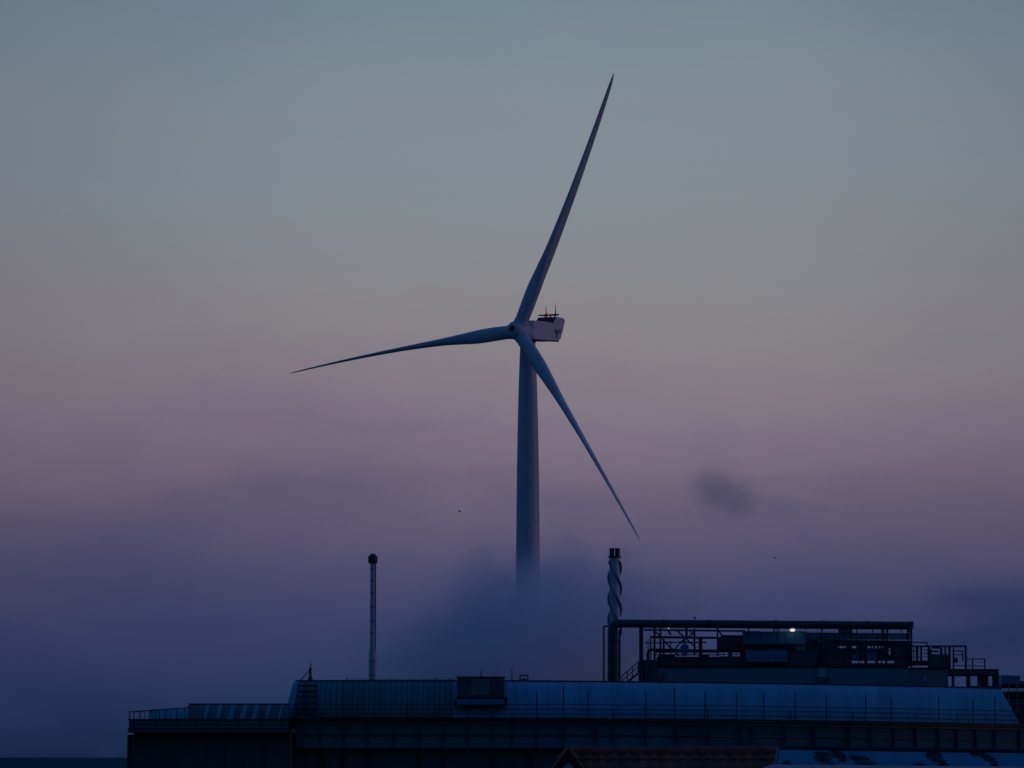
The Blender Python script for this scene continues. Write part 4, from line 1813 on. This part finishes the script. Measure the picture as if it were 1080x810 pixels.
stops = [(810, (24, 42, 74)), (798, (28, 46, 79)), (720, (40, 57, 95)), (660, (56, 64, 103)), (600, (76, 74, 109)), (540, (96, 88, 116)), (480, (118, 105, 125)),
         (420, (129, 117, 131)), (360, (135, 129, 135)), (300, (135, 134, 139)), (200, (132, 139, 146)), (100, (126, 140, 149)), (0, (116, 134, 148))]
top = 14.0
fac = wm('DIVIDE', wm('ADD', el, 1.0), top + 1.0, clamp=True)
cr = nt.nodes.new('ShaderNodeValToRGB')
els = cr.color_ramp.elements
els[0].position = (ELDEG(stops[0][0]) + 1) / (top + 1)
els[0].color = (*lin(stops[0][1]), 1)
els[1].position = 1.0
els[1].color = (*lin((92, 116, 138)), 1)
for py, c in stops[1:]:
    e = els.new((ELDEG(py) + 1) / (top + 1))
    e.color = (*lin(c), 1)
L.new(fac, cr.inputs[0])
# faint far clouds low in the sky
mpc = nt.nodes.new('ShaderNodeMapping')
mpc.inputs['Scale'].default_value = (11, 11, 24)
mpc.inputs['Location'].default_value = (3.1, .7, 1.3)
L.new(tc.outputs['Generated'], mpc.inputs[0])
nzc = nt.nodes.new('ShaderNodeTexNoise')
nzc.inputs['Scale'].default_value = 2.6
nzc.inputs['Detail'].default_value = 7
nzc.inputs['Roughness'].default_value = .6
nzc.inputs['Distortion'].default_value = .6
L.new(mpc.outputs[0], nzc.inputs['Vector'])
cm = nt.nodes.new('ShaderNodeMapRange')
cm.interpolation_type = 'SMOOTHSTEP'
cm.inputs['From Min'].default_value = .50
cm.inputs['From Max'].default_value = .72
cm.inputs['To Max'].default_value = .16
L.new(nzc.outputs['Fac'], cm.inputs['Value'])
lo = nt.nodes.new('ShaderNodeMapRange')
lo.interpolation_type = 'SMOOTHSTEP'
lo.inputs['From Min'].default_value = 6.0
lo.inputs['From Max'].default_value = 2.5
L.new(el, lo.inputs['Value'])
cl = nt.nodes.new('ShaderNodeMix')
cl.data_type = 'RGBA'
L.new(wm('MULTIPLY', cm.outputs[0], lo.outputs[0]), cl.inputs['Factor'])
L.new(cr.outputs[0], cl.inputs['A'])
cl.inputs['B'].default_value = (*lin((50, 60, 104)), 1)
# brightness of the low sky round the compass: brightest ahead
azr = nt.nodes.new('ShaderNodeValToRGB')
L.new(wm('DIVIDE', wm('ABSOLUTE', wm('SUBTRACT', az, .6)), 180.0), azr.inputs[0])
ae = azr.color_ramp.elements
ae[0].position = 0; ae[0].color = (1, 1, 1, 1)
ae[1].position = 1; ae[1].color = (.10, .16, .26, 1)
for p, c in ((2.5, (.98, .98, .98)), (6.5, (.79, .79, .82)), (12, (.52, .55, .62)), (40, (.3, .36, .45)), (90, (.16, .22, .32))):
    x = ae.new(p / 180)
    x.color = (*c, 1)
low = nt.nodes.new('ShaderNodeMix')
low.data_type = 'RGBA'
low.blend_type = 'MULTIPLY'
low.inputs['Factor'].default_value = 1
L.new(cl.outputs['Result'], low.inputs['A'])
L.new(azr.outputs[0], low.inputs['B'])
# upper sky: deep blue
hi = nt.nodes.new('ShaderNodeMapRange')
hi.interpolation_type = 'SMOOTHSTEP'
hi.inputs['From Min'].default_value = 10.0
hi.inputs['From Max'].default_value = 42.0
L.new(el, hi.inputs['Value'])
up = nt.nodes.new('ShaderNodeMix')
up.data_type = 'RGBA'
L.new(hi.outputs[0], up.inputs['Factor'])
L.new(low.outputs['Result'], up.inputs['A'])
up.inputs['B'].default_value = (0.009, 0.050, 0.180, 1)
# physical sky glow of a sun on the horizon behind the camera's right shoulder
SUN_AZ = 88.0     # degrees clockwise from straight ahead
SUN_EL = 2.0
sky = nt.nodes.new('ShaderNodeTexSky')
sky.sky_type = 'NISHITA'
sky.sun_disc = False
sky.sun_elevation = R(SUN_EL)
sky.sun_rotation = R(SUN_AZ)
sk_s = nt.nodes.new('ShaderNodeMix')
sk_s.data_type = 'RGBA'
sk_s.blend_type = 'ADD'
sc_ = nt.nodes.new('ShaderNodeVectorMath')
sc_.operation = 'MULTIPLY'
sc_.inputs[1].default_value = (0.002, 0.0035, 0.007)
L.new(sky.outputs[0], sc_.inputs[0])
sk_s.inputs['Factor'].default_value = 1
L.new(up.outputs['Result'], sk_s.inputs['A'])
L.new(sc_.outputs[0], sk_s.inputs['B'])
L.new(sk_s.outputs['Result'], bg.inputs['Color'])
bg.inputs['Strength'].default_value = 1.0

sun = bpy.data.lights.new('sun', 'SUN')
sun.energy = 0.14
sun.angle = R(14)
sun.color = (1.0, .55, .6)
so = bpy.data.objects.new('sun', sun)
COL.objects.link(so)
dsun = Vector((math.sin(R(SUN_AZ)) * math.cos(R(SUN_EL + 3)), math.cos(R(SUN_AZ)) * math.cos(R(SUN_EL + 3)), math.sin(R(SUN_EL + 3))))
so.rotation_euler = (-dsun).to_track_quat('-Z', 'Y').to_euler()
so.location = (60, -60, 60)

# ------------------------------------------------------------------ camera
cam = bpy.data.cameras.new('camera')
cam.sensor_width = 36
cam.lens = F / 1080 * 36
cam.clip_start = 1
cam.clip_end = 150000
co = bpy.data.objects.new('camera', cam)
COL.objects.link(co)
co.location = (0, 0, H)
co.rotation_euler = (math.pi / 2 + TH, 0, 0)
S.camera = co

S.view_settings.view_transform = 'Standard'
S.view_settings.look = 'None'
S.view_settings.exposure = 0
S.view_settings.gamma = 1
S.render.engine = 'CYCLES'
c = S.cycles
c.use_denoising = True
c.max_bounces = 20
c.volume_bounces = 20
c.volume_step_rate = 1.0
c.volume_max_steps = 256
c.sample_clamp_indirect = 3
